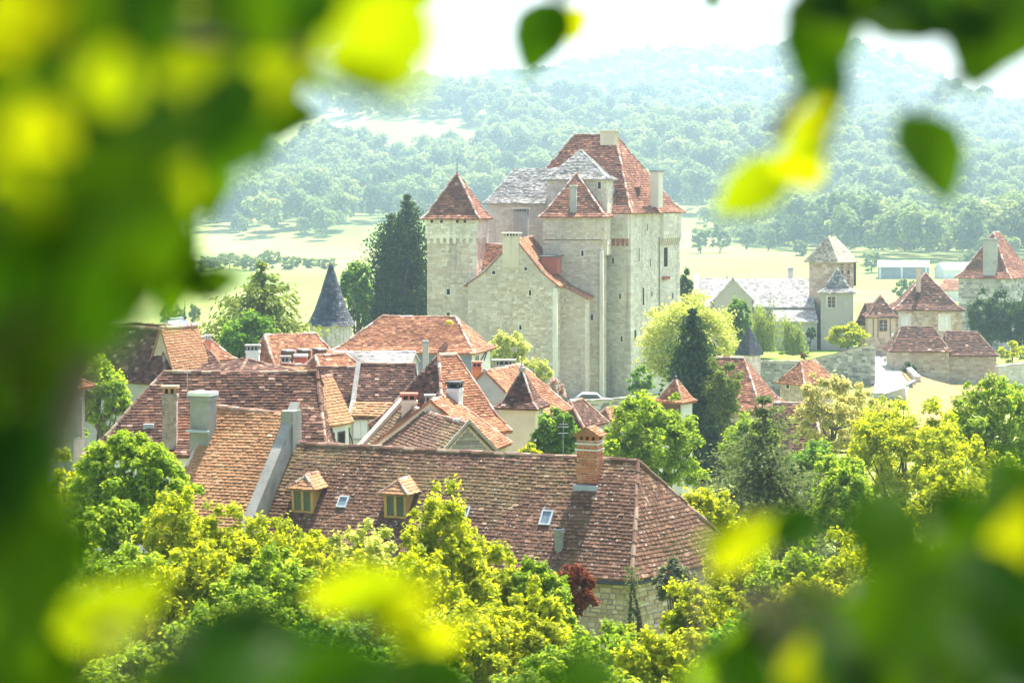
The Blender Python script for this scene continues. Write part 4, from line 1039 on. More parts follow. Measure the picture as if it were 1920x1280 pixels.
# --- centre-left, further back
hI = building('mansard_house', 'house with steep pinkish roof, three little dormers and dark gable', 'house', FP(520, 117), 33, 3.6, 4.2, -17.8, zat(688, 117), zat(630, 118), 'R', (.05, .8), ov=.2, wall='slate', tile='tile_red', course=.15, tw=.2, seed=31)
for t in (.25, .5, .75):
    a = np.array(hI['E'][0]) * (1 - t) + np.array(hI['E'][1]) * t; b = np.array(hI['T'][0]); q = a + (np.array(hI['T'][0]) * (1 - t) + np.array(hI['T'][1]) * t - a) * .32
    mb = MB(); mb.box(q[:2], hI['Rd'], .5, .7, q[2] - .1, q[2] + .4, .4); d = mb.build('dormer', M['wood_brown'], hI['root']); mb = MB(); mb.box(q[:2], hI['Rd'], .64, .86, q[2] + .402, q[2] + .47, .5, .9); mb.build('dormer_roof', M['lauze'], d)
chimney(hI['root'], at(474, 670, 112)[:2], (1, 0), .72, .5, -12, zat(656, 112), 'plaster_white', 'vents', 'white rendered chimney with crenelled head')
chimney(hI['root'], at(535, 680, 110)[:2], (1, 0), .5, .4, -12, zat(677, 110), 'plaster_grey', 'vents', 'small grey chimney')
chimney(hI['root'], at(564, 690, 108)[:2], (1, 0), .62, .5, -12, zat(668, 108), 'brick_red', 'flat', 'square red brick chimney', 'plaster_white')
hJ = building('low_brown_house', 'low house whose broad brown gable roof peeps over the wide roof', 'house', FP(440, 95), 45, 4.5, 4.5, -17.2, zat(715, 95), zat(678, 97), 'L', (2, 2), ov=.2, wall='plaster_grey', tile='tile_brown', course=.15, tw=.22, seed=32, ridge_mat='ridge_brown')
hJ2 = building('yellow_lichen_roof_house', 'tiny outbuilding with lichen yellow tiles beside brick chimney', 'house', FP(552, 100), 60, 1.4, 2.0, -17.2, zat(708, 100), zat(687, 100.5), 'L', (0, 0), ov=.15, wall='plaster_grey', tile='tile_orange', course=.15, tw=.2, seed=33)
# round tower
mb = MB(); tx, ty = xat(617, 150), 151.6; zt = zat(608, 150); mb.lathe((tx, ty), [(1.56, -19.4), (1.56, zt)], 32)
rt = empty('round_tower', (tx, ty, -19.2), 'slim round tower with dark conical slate roof', 'tower')
w0 = mb.build('wall', M['mortar'], rt); rg0 = np.random.default_rng(4); Vs = []; vs_ = []
for i in range(30):
    a0, a1 = 2 * math.pi * i / 30, 2 * math.pi * (i + 1) / 30
    if math.sin((a0 + a1) / 2) > .35: continue
    p0 = np.array([tx + 1.56 * math.cos(a0), ty + 1.56 * math.sin(a0), -19.2]); p1 = np.array([tx + 1.56 * math.cos(a1), ty + 1.56 * math.sin(a1), 0]); d = p1 - p0; d[2] = 0
    V, v = stones_on(p0, unit(d), np.linalg.norm(d), zt + 19.2, .3, .5, rg0); Vs.append(V); vs_.append(v)
pieces('stone_facing', 'stone', np.concatenate(Vs), STONE_F, np.concatenate(vs_), M['stone_pale'], rt)
mb = MB(); za = zat(490, 151.6); prof = [(1.86, zt - .12), (1.60, zt + .25), (1.22, zt + 1.05), (.78, zt + 2.3), (.36, zt + 3.7), (.05, za)]; mb.lathe((tx, ty), prof, 36); cone = mb.build('conical_roof', M['slate'], rt)
Vs = []; vs_ = []
for (r0, z0), (r1, z1) in zip(prof[:-1], prof[1:]):
    rows = max(1, int(math.hypot(r0 - r1, z1 - z0) / .2))
    for j in range(rows):
        t = j / rows; ra_ = r0 + (r1 - r0) * t; zz = z0 + (z1 - z0) * t; n_ = max(6, int(6.28 * ra_ / .24)); t2 = min(1, (j + 1.2) / rows); rb0 = r0 + (r1 - r0) * t2; zb0 = z0 + (z1 - z0) * t2
        for i in range(n_):
            a0 = 6.2832 * (i + .5 * (j % 2)) / n_ + .01; a1 = a0 + 6.2832 / n_ - .02
            if math.sin((a0 + a1) / 2) > .4: continue
            h = .03 * rg0.uniform(.6, 1.5); pt = lambda r, a, z: (tx + r * math.cos(a), ty + r * math.sin(a), z)
            Vs.append([pt(ra_, a0, zz - .02), pt(ra_, a1, zz - .02), pt(ra_ + h, a0, zz), pt(ra_ + h, a1, zz), pt(rb0 + .005, a0, zb0), pt(rb0 + .005, a1, zb0)]); vs_.append(rg0.beta(1.5, 2.5))
pieces('roof_slating', 'slate', np.array(Vs), TILE_F, np.array(vs_), M['slate'], cone)
finial(rt, (tx, ty, za - .15), .7, .05, 'stone_grey')
# long red hipped house in front of it
hK = H('red_hipped_house', 'long house with red hipped roof, shaded blue-grey front and white end wall', 884, 130, 659, th=76, LL=9.2, LR=4.7, zr=-8.3, ridge='L', ins=(1.7, 2.4), ov=.35, flare=(.2, .15), wall='plaster_blue', tile='tile_red', course=.18, tw=.26, thick=.03, seed=34)  # the front's shade is painted in through the blue-grey wall colour
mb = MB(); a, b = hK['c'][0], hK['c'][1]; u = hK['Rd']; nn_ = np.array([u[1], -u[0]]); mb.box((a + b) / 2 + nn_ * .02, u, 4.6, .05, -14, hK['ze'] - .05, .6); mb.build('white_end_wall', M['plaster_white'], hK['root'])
p, u = wall_pt(hK, 0, 1.1, -12.2); opening(hK['root'], p + np.array([nn_[0], nn_[1], 0]) * .05, u, .9, 1.5, 'casement', .08, .05, {'frame': 'plaster_white', 'bar': 'paint_white'})
mb = MB(); p, u = wall_pt(hK, 0, 2.6, hK['ze'] - .9); n3 = np.array([u[1], -u[0], 0])
for s in (-.5, .5): mb.tube([p + np.array([u[0], u[1], 0]) * s, p + np.array([u[0], u[1], 0]) * s * .3 + n3 * .35 + np.array([0, 0, .8])], .05, 6)
mb.build('eaves_brace', M['wood_brown'], hK['root'])
chimney(hK['root'], at(798, 650, 127)[:2], (1, 0), .36, .36, -13.2, zat(642, 127), 'plaster_grey', 'flat', 'slim grey flue in front of the eaves')
mb = MB(); p = at(842, 601, 131.3); mb.lathe(p[:2], [(.3, p[2] - .25), (.24, p[2] - .05), (.12, p[2] + .02), (.02, p[2] + .03)], 10); mb.build('lichen_patch', M['lichen'], hK['root'])
chimney(hK['root'], at(945, 690, 120)[:2], (1, 0), 1.25, .6, -14, zat(683, 120), 'stone_grey', 'vents', 'wide low chimney with open vents')
# grey low roof, small orange roof, brown row
hL = building('grey_slab_roof_house', 'low building under a pale grey stone slab roof', 'house', FP(768, 118), 84, 5.6, 3.4, -17.8, zat(686, 118), zat(661, 119.5), 'L', (0, 0), ov=.15, wall='plaster_grey', tile='lauze', course=.16, tw=.24, seed=35, ridge_mat='lauze_pale')
hL2 = building('small_orange_roof_house', 'small house with bright orange roof beside the round tower', 'house', FP(602, 106), 40, 1.6, 2.6, -17.4, zat(695, 106), zat(666, 107), 'R', (.2, .5), ov=.2, wall='plaster_cream', tile='tile_red', course=.15, tw=.2, seed=36)
hM = H('brown_terrace_house', 'terraced house with dark brown roof, orange tiled lower eaves and white shutters', 662, 100.5, 778, th=86, LL=2.2, LR=5.2, zr=-9.05, ridge='L', ins=(0, 0), ov=.25, flare=(.38, .26), wall='plaster_white', tile='tile_brown', course=.15, tw=.24, thick=.028, seed=37, ridge_mat='ridge_brown')
hM2 = H('brown_terrace_house', 'wide terraced house with dark brown roof right of the lead-capped party wall', 764, 99.5, 778, th=86, LL=2.75, LR=5.4, zr=-8.8, ridge='L', ins=(0, 0), ov=.25, flare=(.38, .26), wall='plaster_white', tile='tile_brown', course=.15, tw=.24, thick=.028, seed=38, ridge_mat='ridge_brown')
for h_ in (hM, hM2):                                      # the flatter foot of the roof is relaid in orange pantiles
    r = h_['rings']; q = [r[0][3], r[0][0], r[1][0] + np.array([0, 0, .0]), r[1][3]]; q = [x + np.array([0, -.03, .05]) for x in q]
    V, v = tiles_on(q, .2, .2, .05, h_['rg']); pieces('pantile_course', 'pantile', V, TILE_F, v, M['tile_orange'], h_['roof'])
r = hM2['rings']; mb = MB(); a, b, c_ = r[2][3], r[1][3], r[0][3]
for p, q in ((a, b), (b, c_)): mb.hexa([p + np.array([-.12, 0, -.3]), q + np.array([-.12, 0, -.3]), q + np.array([.12, 0, -.3]), p + np.array([.12, 0, -.3]), p + np.array([-.12, 0, .16]), q + np.array([-.12, 0, .16]), q + np.array([.12, 0, .16]), p + np.array([.12, 0, .16])])
mb.build('party_wall_capping', M['concrete'], hM2['root'])
p, u = wall_px(hM2, 3, 676, 822); opening(hM2['root'], p, u, .72, .95, 'shutter', .08, .05, {'frame': 'plaster_grey'})
p, u = wall_px(hM2, 3, 700, 830); opening(hM2['root'], p, u, .5, .9, 'dark', .08, .05, {'frame': 'plaster_grey'})
# H9: dark hip and orange slope
hN = H('two_toned_roof_house', 'house with a dark brown hip end and long orange slope', 838, 88, 815, th=38, LL=5.7, LR=3.3, zr=-7.45, ridge='R', ins=(1.6, .7), ov=.2, flare=(.25, .18), wall='plaster_grey', tile='tile_red', course=.14, tw=.19, thick=.024, seed=39)
r = hN['rings']; Vs = []; vs_ = []
for i in range(2):
    q = [r[i][3], r[i][0], r[i + 1][0]] + ([] if np.linalg.norm(r[i + 1][0] - r[i + 1][3]) < .01 else [r[i + 1][3]]); n_ = plane_frame(q)[1]
    V, v = tiles_on([x + n_ * .035 for x in q], .15, .24, .026, hN['rg']); Vs.append(V); vs_.append(v)
pieces('dark_hip_tiling', 'tile', np.concatenate(Vs), TILE_F, np.concatenate(vs_), M['tile_brown'], hN['roof'])
# H11: lower orange wing
hO = building('orange_wing', 'lower orange roofed wing with white chimney facing the cream turret', 'house', FP(914, 86.4), 73, 5.2, 2.7, -16.2, zat(838, 86.4), zat(745, 88.5), 'R', (0, .4), ov=.2, wall='plaster_cream', tile='tile_red', course=.14, tw=.19, thick=.024, seed=40)
p, u = wall_pt(hO, 0, 1.0, -12.4); opening(hO['root'], p, u, .35, .5, 'dark', .06)
q = at(853, 735, 89.5); chimney(hO['root'], q[:2], hO['Rd'], .62, .55, -10.4, zat(727, 89.5), 'plaster_white', 'vents', 'white chimney with blackened head', 'metal_dark')
# H10: front gabled roof
gd = unit(np.array([-.38, .92])); gs = np.array([.92, .38]); Ng = np.array([-1.83, 82.6]); hw = 2.15; Lg = 7.9
k0 = Ng - gs * hw; k1 = Ng + gs * hw; k2 = k1 + gd * Lg; k3 = k0 + gd * Lg
hP = building('gabled_front_house', 'house with ribbed brown tiled roof and grey boarded gable', 'house', k0, 0, 0, 0, -16, -11.75, -9.55, 'L', (0, 0), corners=[k0, k1, k2, k3], ov=.2, wall='plaster_cream', tile='tile_near', course=.15, tw=.2, thick=.03, seed=41, ridge_mat='ridge_tile', capr=.11)
a, b = hP['c'][0], hP['c'][1]; u = unit(b - a); nn_ = np.array([u[1], -u[0]]); rg1 = np.random.default_rng(8)
for i in range(13):                                       # boards of the gable
    z0 = -11.6 + i * .15; wd = hw * 2 * (1 - (z0 + .15 + 11.75) / 2.2) - .35
    if wd < .1: break
    mb = MB(); mb.box((a + b) / 2 + nn_ * (.03 + .01 * (i % 2)), u, wd, .03, z0, z0 + .14, float(rg1.random())); mb.build('board', M['wood_grey'], hP['root'])
for s in (0, 1):
    e = np.array([*(k0 if s == 0 else k1), -11.7]); tp = np.array([*Ng, -9.52]); mb = MB(); o_ = np.array([*(nn_ * .12), 0]); w_ = np.array([*(nn_ * .09), 0])
    mb.hexa([e + o_, tp + o_, tp + o_ + w_, e + o_ + w_, e + o_ + np.array([0, 0, .16]), tp + o_ + np.array([0, 0, .16]), tp + o_ + w_ + np.array([0, 0, .16]), e + o_ + w_ + np.array([0, 0, .16])]); mb.build('barge_board', M['wood_grey'], hP['root'])
fa = np.array([*(Ng + gd * (Lg + .1)), -9.5]); fb = np.array([*(k3 + gd * .1 - gs * .2), -11.85])
rampwall(hP['root'], fa, fb, .5, .22, -14, 'plaster_pink', gd)
for px, Y, w_, zt_ in ((767, 89, .66, 749), (806, 88, .42, 752)): chimney(hP['root'], at(px, 760, Y)[:2], (1, 0), w_, .45, -11.2, zat(zt_, Y), 'plaster_cream', 'slab' if w_ > .5 else 'vents', 'cream chimney with brick head' if w_ > .5 else 'small cream chimney', 'brick_red' if w_ > .5 else 'concrete')
# H12: gabled house behind the turret
gd2 = unit(np.array([.41, .91])); gs2 = np.array([.91, -.41]); Nq = np.array([-1.39, 104.0]); hw2 = 2.5; L2 = 5.0
k0 = Nq - gs2 * hw2; k1 = Nq + gs2 * hw2
hQ = building('plaster_gable_house', 'red roofed house with weathered grey plaster gable behind the cream turret', 'house', k1, 0, 0, 0, -17.3, -11.5, -9.3, 'R', (0, .5), corners=[k1, k1 + gd2 * L2, k0 + gd2 * L2, k0], ov=.2, wall='plaster_grey', tile='tile_red', course=.15, tw=.2, thick=.026, seed=42)
q = at(894, 690, 112); chimney(hQ['root'], q[:2], (1, 0), .52, .42, -13, zat(687, 112), 'brick', 'slab', 'bright orange brick chimney', 'brick_red')
# H13 cream turret
hR = H('cream_turret', 'cream rendered square turret with flared brown pyramid roof', 1003, 97, 762, th=74, LL=1.82, LR=1.82, zr=zat(692, 98), ridge='P', ov=.22, flare=(.34, .2), wall='plaster_cream', tile='tile_brown', course=.13, tw=.19, thick=.026, seed=43, cat='turret', capr=.06)
finial(hR['root'], hR['T'][0], .35, .05, 'stone_grey'); p, u = wall_pt(hR, 0, 1.0, zat(777, 97.5)); opening(hR['root'], p, u, .26, .25, 'dark', .05)
hS = building('low_brown_roof_house', 'low house with broken brown roof against the castle wall', 'house', FP(1092, 112), 60, 1.9, 2.6, -17.8, zat(795, 112), zat(748, 114), 'R', (.3, .9), ov=.2, wall='plaster_grey', tile='tile_brown', course=.15, tw=.22, seed=44)
hS2 = building('low_brown_roof_house', 'tiny tiled outhouse roof below the dark garden wall', 'house', FP(1144, 120), 50, 1.0, 1.8, -18, zat(785, 120), zat(764, 121), 'R', (.2, .2), ov=.2, wall='plaster_grey', tile='tile_red', course=.15, tw=.2, seed=45)
# H15 white turret
hT = H('white_turret', 'white square turret with pointed red pyramid roof among trees', 1279, 110, 752, th=56, LL=1.5, LR=1.15, zr=zat(708, 111), ridge='P', ov=.2, flare=(.2, .14), wall='plaster_white', tile='tile_red', course=.14, tw=.2, thick=.03, seed=46, cat='turret', capr=.06)
finial(hT['root'], hT['T'][0], .5, .035)
mb = MB(); mb.box(((hT['c'][0] + hT['c'][3]) / 2) - hT['Rd'] * .02, hT['Ld'], 1.3, .06, hT['ze'] - 1.2, hT['ze'] - .1, .2); mb.build('timber_panel', M['wood_brown'], hT['root'])

# --- right of the castle
hU = H('red_hipped_cottage', 'cottage with tall dark red hipped roof among the trees', 1424, 135, 768, th=70, LL=6.4, LR=6.2, zr=-11.5, ridge='L', ins=(1.8, 1.6), ov=.3, flare=(.2, .15), wall='stone_tan', stone=(.22, .36), tile='tile_castle', course=.19, tw=.27, thick=.032, seed=47)
hV = H('stone_barn', 'small stone barn with faded red roof below the retaining wall', 1508, 160, 716, th=42, LL=2.5, LR=3.6, zr=zat(678, 161.5), ridge='R', ins=(1.1, .8), ov=.25, wall='stone_tan', tile='tile_red', stone=(.25, .4), course=.19, tw=.27, thick=.032, seed=48, cat='barn')
p, u = wall_px(hV, 3, 1478, 728); opening(hV['root'], p, u, .3, .5, 'dark', .08)
hW = H('brown_roofed_cottage', 'cottage with brown roof half hidden behind yellow tree', 1530, 112, 850, th=72, LL=3.3, LR=4.5, zr=zat(758, 114), ridge='L', ins=(.3, .5), ov=.25, wall='stone_tan', stone=(.2, .34), tile='tile_brown', course=.16, tw=.22, thick=.028, seed=49)
hX = H('slate_turret', 'stone turret with sharp dark slate spire', 1405, 165, 662, th=40, LL=1.35, LR=1.35, zr=zat(612, 166), ridge='P', ov=.16, wall='stone_pale', tile='slate', stone=(.25, .4), course=.17, tw=.2, thick=.02, seed=50, cat='turret', capr=.05, ridge_mat='slate')
# garden terrace, retaining walls, road
def wallrun(name, label, pts, thick, mat='stone_grey', cat='wall', zb=None, course=.24, length=.4, cap='stone_grey', seed=1):
    """free-standing wall along pts = [(x, y, z_top)], stones on the side that faces the camera"""
    rg = np.random.default_rng(seed); root = empty(name, (pts[0][0], pts[0][1], min(float(hz(p[0], p[1])) for p in pts) - .4), label, cat); mb = MB(); cp = MB()
    Vs, vs_ = [], []
    for a, b in zip(pts[:-1], pts[1:]):
        a = np.array(a, float); b = np.array(b, float); d = unit((b - a)[:2]); n = np.array([d[1], -d[0]]); W = np.linalg.norm((b - a)[:2])
        za, zb_ = (float(hz(a[0], a[1])) - .4, float(hz(b[0], b[1])) - .4) if zb is None else (zb, zb)
        A = [np.array([*a[:2], za]), np.array([*b[:2], zb_])]; back = np.array([*(-n * thick), 0])
        mb.hexa([A[0], A[1], A[1] + back, A[0] + back, a, b, b + back, a + back])
        m = max(1, int(W / .55))
        for i in range(m):
            p = a + (b - a) * i / m; q = a + (b - a) * (i + .97) / m; w1 = np.array([*(n * .05), 0]); z1 = np.array([0, 0, .09 * rg.uniform(.7, 1.4)])
            cp.hexa([p + w1, q + w1, q + back - w1, p + back - w1, p + w1 + z1, q + w1 + z1, q + back - w1 + z1, p + back - w1 + z1], float(rg.random()))
        z0 = min(za, zb_); Hh = max(a[2], b[2]) - z0
        def cl(u0, u1, v0, v1): return z0 + v1 < min(a[2] + (b[2] - a[2]) * u0 / W, a[2] + (b[2] - a[2]) * min(1, u1 / W)) - .01
        V, v = stones_on((*a[:2], z0), d, W, Hh, course, length, rg, clip=cl)
        if len(V): Vs.append(V); vs_.append(v)
        def cl2(u0, u1, v0, v1): return cl(W - min(u1, W), W - u0, v0, v1)
        V, v = stones_on((*(b[:2] - n * thick), z0), -d, W, Hh, course, length, rg, clip=cl2)
        if len(V): Vs.append(V); vs_.append(v)
    mb.build('core', M['mortar'], root); cp.build('coping', M[cap], root)
    pieces('stone_facing', 'stone', np.concatenate(Vs), STONE_F, np.concatenate(vs_), M[mat], root)
    return root
YT = [(1420, 196, 678), (1502, 194, 678), (1540, 192, 670), (1590, 190.5, 657), (1632, 189, 646)]
wallrun('retaining_wall', 'long grey stone retaining wall below the church lawn', [(xat(a, y), y, zat(b, y)) for a, y, b in YT], .5, seed=2)
p = (xat(1634, 189), 189.2); wallrun('wall_end', 'dark squared end of the retaining wall beside the road', [(p[0] - .1, p[1] - .3, zat(648, 189)), (p[0] + .35, p[1] - .25, zat(650, 189))], .4, 'stone_grey', seed=3)
def terr(x, y):
    t = np.clip((y - 190) / 25, 0, 1); return float(np.interp(x, [24, 29.5, 34.2], [-17.0, -16.9, -14.95]) * (1 - t) - 17.2 * t)
sheet('lawn', [((xat(1425, 196.2), 196.4), (xat(1630, 190), 190.2)), ((xat(1425, 203), 203), (xat(1634, 203), 203)), ((xat(1290, 238), 238), (xat(1636, 238), 238))], M['lawn'], 'sunlit church lawn above the retaining wall', 0, terr, thick=5, cat='lawn')
sheet('castle_lawn', [((6.0, 181.2), (13.5, 181.2)), ((7.5, 190), (16.5, 190)), ((8, 205), (22, 205))], M['lawn'], 'bright lawn at the foot of the castle', .10, cat='lawn')
sheet('road', [((xat(1640, 180), 180), (xat(1700, 180), 180)), ((xat(1640, 190), 190), (xat(1705, 190), 190)), ((xat(1639, 205), 205), (xat(1692, 205), 205)), ((xat(1641, 222), 222), (xat(1684, 222), 222)), ((xat(1645, 238), 238), (xat(1680, 238), 238))], M['road'], 'pale sunlit village road climbing between walls', .12)
sheet('dry_bank', [((xat(1690, 160), 160), (xat(1800, 160), 160)), ((xat(1706, 176), 176), (xat(1806, 176), 176)), ((xat(1712, 186), 186), (xat(1815, 186), 186)), ((xat(1690, 197.5), 197.5), (xat(1880, 197), 197))], M['dry_bank'], 'dry straw coloured grass bank below the long stone barn', .28, cat='bank')
wallrun('castle_wall', 'low dark stone wall below the castle lawn', [(xat(1086, 176), 176, zat(753, 176)), (xat(1140, 177), 177, zat(750, 177)), (xat(1200, 178), 178, zat(744, 178))], .5, seed=4)
wallrun('roadside_wall', 'low curving stone wall along the road edge', [(xat(1688, 204), 204, float(hz(xat(1688, 204), 204)) + .55), (xat(1698, 198), 198, float(hz(xat(1698, 198), 198)) + .6), (xat(1716, 189), 189, float(hz(xat(1716, 189), 189)) + .7)], .5, seed=5)
wallrun('roadside_pier', 'tall ivy-clad end of the roadside wall', [(xat(1700, 187), 187, zat(724, 187)), (xat(1718, 187.2), 187.2, zat(714, 187.2))], .7, 'stone_grey', seed=6)
wallrun('garden_wall', 'short grey garden wall at the foot of the road', [(xat(1638, 178), 178, zat(738, 178)), (xat(1658, 178.5), 178.5, zat(740, 178.5)), (xat(1692, 177), 177, zat(730, 177))], .5, seed=7)
wallrun('far_garden_wall', 'pale stone wall at the edge of the wood', [(xat(1872, 198), 198, zat(688, 198)), (xat(1940, 200), 200, zat(680, 200))], .5, 'stone_pale', seed=8)
# long stone barn in two parts
hY = H('long_stone_barn', 'taller half of the tan stone barn with dark brown roof', 1779, 200, 657, th=87, LL=5.6, LR=4.6, zr=zat(613, 202), ridge='L', ins=(1.2, 1.2), ov=.3, flare=(.2, .15), wall='stone_tan', tile='tile_brown', stone=(.26, .46), course=.22, tw=.32, thick=.04, seed=51, cat='barn', ridge_mat='ridge_brown', capr=.1)
hY2 = H('long_stone_barn', 'lower half of the tan stone barn beside the dark trees', 1868, 200.3, 665, th=84, LL=4.75, LR=4.4, zr=zat(623, 202), ridge='L', ins=(1.6, .05), ov=.3, flare=(.2, .15), wall='stone_tan', tile='tile_brown', stone=(.26, .46), course=.22, tw=.32, thick=.04, seed=52, cat='barn', ridge_mat='ridge_brown', capr=.1)
# pavilion house with white shutters
hZ = H('pavilion_house', 'square tan stone house with steep brown pyramid roof and white shutters', 1803, 215, 579, th=83, LL=7.0, LR=7.0, zg=-20.5, zr=zat(512, 218.5), ridge='P', ov=.35, flare=(.22, .15), wall='stone_tan', tile='tile_brown', stone=(.24, .4), course=.24, tw=.34, thick=.045, seed=53, ridge_mat='ridge_tile', capr=.12)
for px in (1696, 1771):
    p, u = wall_px(hZ, 3, px, 616); opening(hZ['root'], p, u, .82, 1.35, 'shutter', .28, .07)
p = hit_plane(1722, 545, [hZ['rings'][1][3], hZ['rings'][1][0], hZ['rings'][2][0]]); mb = MB(); mb.lathe(p[:2], [(.26, p[2] - .5), (.24, zat(508, p[1])), (.3, zat(507, p[1])), (.3, zat(504, p[1]))], 10); mb.build('chimney', M['plaster_pink'], hZ['root'])
hZ2 = H('plaster_cottage', 'narrow pinkish plastered cottage with brown pointed roof and brown casement', 1679, 214, 592, th=84, LL=2.9, LR=4.0, zg=-20, zr=zat(553, 216), ridge='P', ov=.3, flare=(.22, .15), wall='plaster_pink', tile='tile_brown', course=.24, tw=.34, thick=.045, seed=54, ridge_mat='ridge_brown', capr=.1)
p, u = wall_px(hZ2, 3, 1656, 619); opening(hZ2['root'], p, u, .62, 1.0, 'casement', .1, .05, {'frame': 'wood_brown', 'bar': 'paint_white'})
a, b = hZ2['c'][3], hZ2['c'][0]; u = unit(b - a); V, v = stones_on((*a, -20), u, 2.9, -15.6 + 20, .24, .38, hZ2['rg'], proud=(.03, .07)); pieces('stone_plinth', 'stone', V, STONE_F, v, M['stone_tan'], hZ2['root'])
for s in (.55, 1.05, 2.35):
    mb = MB(); q = a + u * s; nn_ = np.array([u[1], -u[0]]); mb.box(q + nn_ * .01, u, .09, .05, -15.55, hZ2['ze'] - .1, .5); mb.build('timber_post', M['wood_brown'], hZ2['root'])
hZ3 = H('brown_outbuilding', 'small brown roofed outbuilding tucked behind the church turret', 1634, 222, 606, th=60, LL=1.6, LR=3, zg=-20, zr=zat(568, 223), ridge='R', ins=(.2, .2), ov=.2, wall='plaster_grey', tile='tile_brown', course=.24, tw=.3, thick=.04, seed=55)
# manor at the right edge
hm = H('manor_house', 'tall grey stone manor with steep red roof and wide stone chimney', 1893, 248, 519, th=57, LL=6.6, LR=9, zg=-21, zr=zat(436, 252), ridge='R', ins=(3.4, 3.4), ov=.4, flare=(.25, .16), wall='stone_grey', tile='tile_castle', stone=(.34, .6), course=.28, tw=.36, thick=.045, seed=56, capr=.13)
chimney(hm['root'], at(1857, 470, 249.6)[:2], hm['Ld'], 1.6, .9, -11.5, zat(449, 249.6), 'stone_grey', 'flat', 'wide pale stone chimney')
# church
church = empty('church', (xat(1570, 222), 222, -17.6), 'village church with square belfry tower, stair turret and pale slab roofs', 'church')
ct = building('belfry', 'square belfry tower', None, FP(1570, 220), 51, 3.55, 3.55, -18, zat(485, 220), zat(443, 222), 'R', (1.15, 1.15), ov=.42, wall='stone_tan', tile='lauze_tan', stone=(.3, .5), castle=church, part='belfry', seed=61, course=.2, tw=.28, thick=.04, ridge_mat='lauze_tan', capr=.08)
for px in (1578, 1590, 1602):
    p, u = wall_px(ct, 0, px, 535); opening(ct['P'], p, u, .5, 2.6, 'dark', .08, .06, {'frame': 'stone_tan'})
    for i in range(7): mb = MB(); mb.box((p + np.array([u[1], -u[0], 0]) * .04)[:2], u, .48, .08, p[2] + .2 + i * .34, p[2] + .3 + i * .34, .3); mb.build('louvre', M['wood_brown'], ct['P'])
finial(ct['P'], (*((ct['T'][0] + ct['T'][1]) / 2)[:2], ct['T'][0][2]), .7, .04)
c2_ = building('stair_turret', 'grey rendered stair turret', None, FP(1600, 217.2), 80, 3.5, 2.6, -18, zat(547, 217), zat(503, 218), 'P', ov=.3, flare=(.36, .2), wall='plaster_grey', tile='lauze', castle=church, part='stair_turret', seed=62, course=.2, tw=.28, thick=.04, ridge_mat='lauze', capr=.08)
p, u = wall_px(c2_, 3, 1559, 576); opening(c2_['P'], p, u, .8, 1.15, 'casement', .16, .08, {'bar': 'stone_pale'})
nv = building('nave', 'long nave under a pale slab roof', None, FP(1526, 221), 86, 12.4, 7, -18, zat(573, 221), zat(524, 224), 'L', (0, 0), ov=.3, wall='stone_grey', tile='lauze_pale', stone=(.3, .5), castle=church, part='nave', seed=63, course=.22, tw=.3, thick=.045, ridge_mat='lauze', capr=.1)
tr_ = building('transept', 'gabled transept of the nave', None, FP(1410, 219), 86, 4.1, 4, -18, zat(562, 219), zat(523, 219), 'R', (0, 0), ov=.25, wall='plaster_grey', tile='lauze_pale', castle=church, part='transept', seed=64, course=.22, tw=.3, thick=.045, ridge_mat='lauze', capr=.1)
ai = building('aisle', 'low aisle with a pale slab lean-to roof', None, FP(1532, 217.5), 86, 4.6, 3.5, -18, zat(602, 217.5), zat(581, 220), 'L', (0, 0), ov=.25, wall='stone_grey', tile='lauze_pale', castle=church, part='aisle', seed=65, course=.22, tw=.3, thick=.045, ridge_mat='lauze', capr=.08, rshift=1.6)
g = nv['T'][2]; rampwall(church, (g[0] - .1, g[1], g[2] + .1), (*(np.array(nv['c'][3]) + np.array([-.1, -.3])), nv['ze'] - .2), .6, .45, -17, 'stone_grey', -nv['Rd'][::-1] * np.array([1, 0]) + np.array([0, .0]), 'gable_coping')
chimney(church, at(1482, 520, 226)[:2], (1, 0), .55, .5, -11, zat(503, 226), 'stone_grey', 'flat', None, 'stone_grey')
finial(church, at(1363, 520, 224.5), .7, .05, 'stone_grey')
# farm shed and red roofs far behind
fs = building('farm_shed', 'long white farm shed with pale metal roof at the wood edge', 'shed', FP(1742, 560), 80, 14, 10, -25, zat(500, 560), zat(489, 565), 'L', (0, 0), ov=.4, wall='plaster_blue', tile='zinc_white', tiled=False, seed=71, ridge_mat='zinc_white', capr=.1)
for s in (.5, 6.5, 13.2):
    p, u = wall_pt(fs, 3, s, 0); mb = MB(); mb.box(p[:2] - u[::-1] * 0 + np.array([u[1], -u[0]]) * .05, u, .5, .1, -25, fs['ze'] - .1, .5); mb.build('shed_post', M['plaster_white'], fs['root'])
fs2 = building('farm_shed', 'second farm shed with white end wall behind the pavilion house', 'shed', FP(1770, 558), 20, 5, 12, -25, zat(505, 558), zat(492, 562), 'R', (0, 0), ov=.3, wall='plaster_white', tile='zinc_white', tiled=False, seed=72, ridge_mat='zinc_white', capr=.1)
fs3 = building('far_red_house', 'far low house with faded red roof in the valley', 'house', FP(1806, 420), 75, 5, 6, -25, zat(543, 420), zat(524, 423), 'L', (1, 1), ov=.3, wall='plaster_white', tile='tile_red', course=.4, tw=.5, thick=.06, seed=73)
fs4 = building('far_slate_house', 'far house with dark mansard roof and chimneys behind leaves', 'house', FP(34, 150), 80, 3, 3, -19.5, zat(600, 150), zat(566, 151), 'T', (.3, .3), ov=.2, wall='plaster_grey', tile='slate', course=.2, tw=.3, seed=74)
